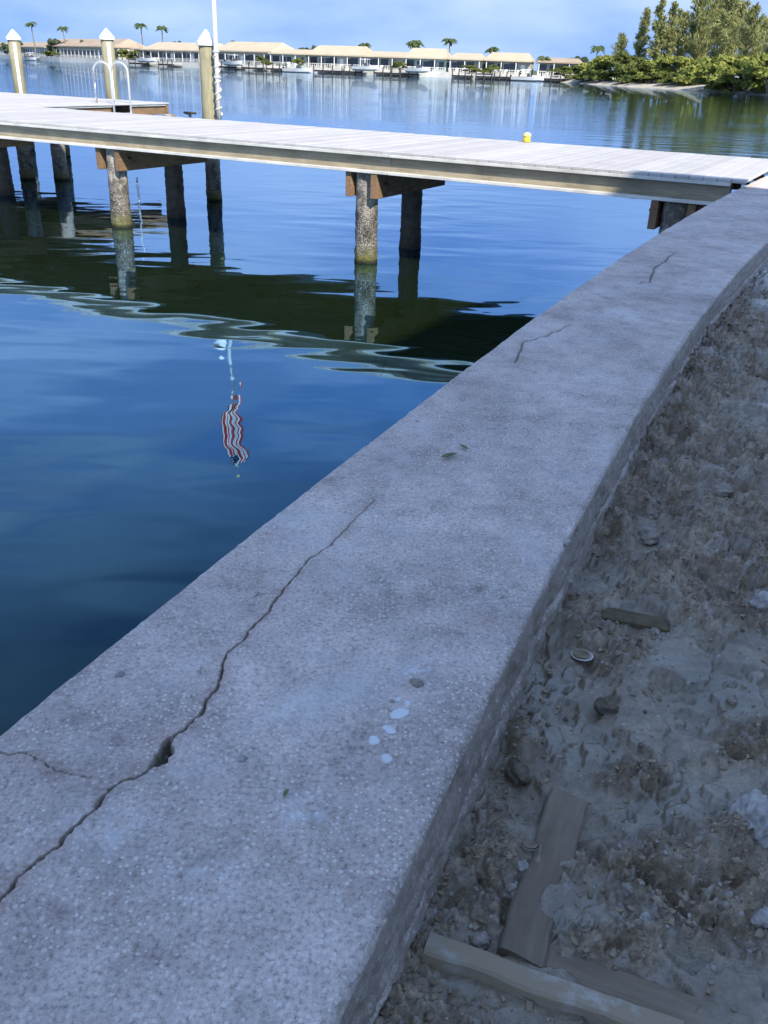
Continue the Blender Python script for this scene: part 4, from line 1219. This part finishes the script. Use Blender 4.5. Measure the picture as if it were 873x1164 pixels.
BUSH = [(655, 8, 74, 1.3, 'low outermost bush at the left tip of the islet'), (672, 9, 66, 1.25, 'rounded dense bush second from the left tip of the islet'), (690, 10, 60, 1.2, 'tall rounded bush left of the sandy beach'), (708, 11, 58, 1.1, 'dark bush over the left end of the beach'),
        (726, 12, 62, 1.1, 'shaded bush behind the middle of the beach'), (745, 12, 66, 1.2, 'yellow green bush at the back of the beach'), (765, 12, 60, 1.2, 'leafy bush behind the right part of the beach'), (785, 10, 64, 1.15, 'spreading bush near the right end of the beach'),
        (806, 5, 58, 1.2, 'bright green bush overhanging the water right of the beach'), (826, 4, 60, 1.2, 'bush touching the water third from the right picture edge'), (846, 3, 58, 1.2, 'bush touching the water second from the right picture edge'), (868, 3, 60, 1.25, 'big bush touching the water at the right picture edge'), (896, 4, 62, 1.3, 'bush just beyond the right picture edge on the islet')]
for i, (px, inl, top, wf, lb) in enumerate(BUSH):
    q = isle(px, max(1.0, inl - 4.5)); p = at_dist(px, top - 3, q[1]); H = float(p[2] - .55)
    bush((q[0], q[1], .55), max(6.0, H * wf * 1.25), H, lb, ('mangrove', 'mangrove_d')[i in (3, 4, 0)], i)
for i, (px, inl, lb) in enumerate([(812, 1.0, 'low dark mangrove skirt at the waterline right of the beach'), (834, .6, 'low mangrove skirt at the waterline middle of the dark bank'), (856, .4, 'low mangrove skirt at the waterline near the right edge'), (664, 1.5, 'low mangrove skirt at the left tip of the islet'), (682, 2.5, 'low shrub at the left end of the beach'), (700, 4.5, 'low dark shrub behind the left part of the beach'), (718, 5.0, 'low dark shrub behind the middle of the beach'), (736, 5.0, 'low shrub behind the beach under the twin spire trees'), (756, 5.0, 'low shrub behind the beach right of the twin spire trees'), (776, 4.0, 'low shrub at the right end of the beach')]):
    q = isle(px, inl)
    bush((q[0], q[1], -.05 if inl < 2 else .5), 6.5, 2.8, lb, 'mangrove_d', i + 1)
PINES = [(700, 40, 'w', 8, 'short feathery tree at the left end of the islet group'), (722, 9, 's', 14, 'dark narrow spire tree left of the twin spires'), (738, -3, 's', 13, 'left one of the tall twin spire trees'), (752, 3, 's', 15, 'right one of the tall twin spire trees'),
         (765, 14, 'w', 18, 'thin feathery tree right of the twin spires'), (782, -4, 'w', 16, 'tall open feathery tree above the right part of the beach'), (798, -10, 'w', 20, 'tallest feathery tree of the islet'), (813, -4, 'w', 15, 'feathery tree second right of the tallest one'),
         (828, 4, 'w', 22, 'bare looking feathery tree third right of the tallest one'), (843, 8, 'w', 14, 'feathery tree above the second bush from the right edge'), (858, 22, 'w', 20, 'lower feathery tree near the right picture edge'), (874, 14, 'w', 14, 'feathery tree cut by the right picture edge'), (900, 5, 'w', 16, 'feathery tree just beyond the right picture edge')]
for i, (px, top, kd, inl, lb) in enumerate(PINES):
    q = isle(px, inl); pine(px, 95, top, q[1], kd, lb, 40 + i)
# pale leaning dead trunk on the beach right side
q = isle(833, 2.0)
dt = MB().tube([(0, 0, .2), (.6, 0, 2.2), (1.5, .2, 4.6)], [.16, .12, .05], 7).build('dead_trunk', plain('bleached_wood', (.5, .44, .34), .9, .2, 2))
dt.location = (q[0], q[1], 0)
tag(dt, 'pale leaning dead trunk among the bushes at the right', 'dead tree')

def palm_mesh(seed, H):
    r = np.random.default_rng(seed); tr = MB()
    ln = r.uniform(-.06, .06, 2) * H
    tr.tube([(ln[0] * (k / 6) ** 2, ln[1] * (k / 6) ** 2, H * k / 6) for k in range(7)], list(np.linspace(.24, .15, 7)), 7)
    top = np.array([ln[0], ln[1], H]); V = []; Q = []
    nf = 22
    for i in range(nf):
        a = i / nf * 2 * np.pi * 3.1 + r.uniform(-.2, .2); up = r.uniform(-.35, 1.0); Lf = r.uniform(1.9, 2.8)
        h = np.array([math.cos(a), math.sin(a), 0]); sd = np.array([-math.sin(a), math.cos(a), 0])
        pts = []
        for k in range(6):
            s = k / 5
            pts.append(top + h * Lf * (s - .12 * s * s) + np.array([0, 0, Lf * (up * s * .75 - (.55 + .35 * up) * s * s)]))
        for k in range(5):
            for sgn in (-1, 1):
                w0 = .42 * math.sin(math.pi * (.1 + .85 * k / 5)); w1 = .42 * math.sin(math.pi * (.1 + .85 * (k + 1) / 5)) * .8
                b = len(V)
                V += [pts[k], pts[k + 1], pts[k + 1] + sgn * sd * w1 - np.array([0, 0, w1 * .8]), pts[k] + sgn * sd * w0 - np.array([0, 0, w0 * .8])]
                Q.append((b, b + 1, b + 2, b + 3))
    return tr.mesh('trunk'), mesh_np('crown', np.array(V), np.array(Q))
PALMS = [(41, 24, 14, 'palm standing in front of the tan roofed building between the two left posts', 5), (76, 29, 20, 'palm behind the tan roof left of the middle post', 30), (164, 25, 20, 'left one of the two palms behind the cream condominium', 32), (186, 28, 21, 'right one of the two palms behind the cream condominium', 32),
         (468, 45, 20, 'left palm of the pair above the raised yellow roof', 26), (474, 44, 23, 'right palm of the pair above the raised yellow roof', 30), (510, 42, 21, 'single tall palm above the row of dark windows', 28), (557, 51, 19, 'palm above the cream roof second from the islet', 26), (413, 47, 18, 'small palm above the roof near the middle of the far shore', 28), (617, 62, 12, 'short palm between the last two condominiums before the islet', 8), (676, 50, 0, 'palm crown rising behind the left tip of the islet', 24)]
for i, (px, top, sb, lb, back) in enumerate(PALMS):
    q, tg, nn = shore(sx(px)); v = q / np.linalg.norm(q); q = q + v * back
    H = float(at_dist(px, top, q[1])[2] - 1.25) - .6
    t = thing('palm_tree', lb, 'palm tree', (q[0], q[1], 1.25), i * 1.3, 'palms along the far shore')
    tm, cm = palm_mesh(60 + i, max(3.0, H)); obj('trunk', tm, M['bark'], t); obj('crown', cm, M['palm'], t)
FT = [(8, 46, 18), (22, 44, 26), (62, 40, 26), (98, 44, 30), (112, 48, 26), (205, 43, 30), (215, 45, 34), (262, 44, 34), (285, 46, 30), (309, 45, 36), (345, 50, 30), (360, 50, 34), (372, 52, 30), (430, 56, 30), (489, 58, 34), (535, 60, 30), (572, 60, 30), (592, 64, 34), (645, 62, 22), (656, 62, 26), (667, 60, 20)]
FTL = ['tree at the left picture edge over the pinkish roof', 'tree directly right of the leftmost post cap', 'tree between the two left posts nearest the leftmost palm', 'tree just left of the middle post cap', 'tree just right of the middle post cap',
       'tree well left of the flagpole post cap over the cream roof', 'tree touching the flagpole post cap on its left', 'tree over the roof just right of the flagpole', 'tree over the right end of the roof right of the flagpole', 'tree over the aqua block roof',
       'leftmost of three trees over the tall yellow roof', 'middle of three trees over the tall yellow roof', 'rightmost of three trees over the tall yellow roof', 'low tree over the roof left of the palm pair', 'low tree over the roof right of the palm pair',
       'low tree over the roof right of the single tall palm', 'low tree right of the palm second from the islet', 'low tree over the roof nearest the last gap before the islet', 'tree over the last pinkish roof before the islet', 'tree between the last roof and the islet palm', 'tree left of the islet palm crown']
for i, (px, top, back) in enumerate(FT):
    q, tg, nn = shore(sx(px)); v = q / np.linalg.norm(q); q = q + v * back
    H = float(at_dist(px, top, q[1])[2] - 1.25)
    bush((q[0], q[1], 1.25), max(5.0, H * .8), H, FTL[i], 'fartree', i, 'background_tree', 'tree', 'trees behind the condominium roofs')
HD = [(48, 3, 2.2, 6, 'shrub in front of the tan roofed building at the far left'), (125, 4, 3.4, 5, 'shrub clump beside the small annex'), (138, 4, 3.0, 4, 'shrub right of the small annex'), (294, 2, 2.4, 4, 'dark shrub on the seawall before the aqua block'), (335, 2, 2.6, 3, 'shrub between the aqua block and the tall yellow roof'),
      (452, 1.5, 2.4, 4, 'dark shrub left of the boat dock by the two palms'), (533, 1.5, 2.0, 5, 'round shrub on the seawall under the single palm'), (556, 1.5, 2.2, 5, 'round shrub on the seawall before the second condominium from the islet'), (640, 1.5, 2.6, 6, 'dark shrub by the white condominium next to the islet')]
for i, (px, back, h_, w_, lb) in enumerate(HD):
    q, tg, nn = shore(sx(px)); q = q + nn * back
    bush((q[0], q[1], 1.25), w_, h_, lb, 'mangrove_d', i, 'waterside_shrub', 'shrub', 'shrubs along the far seawall')
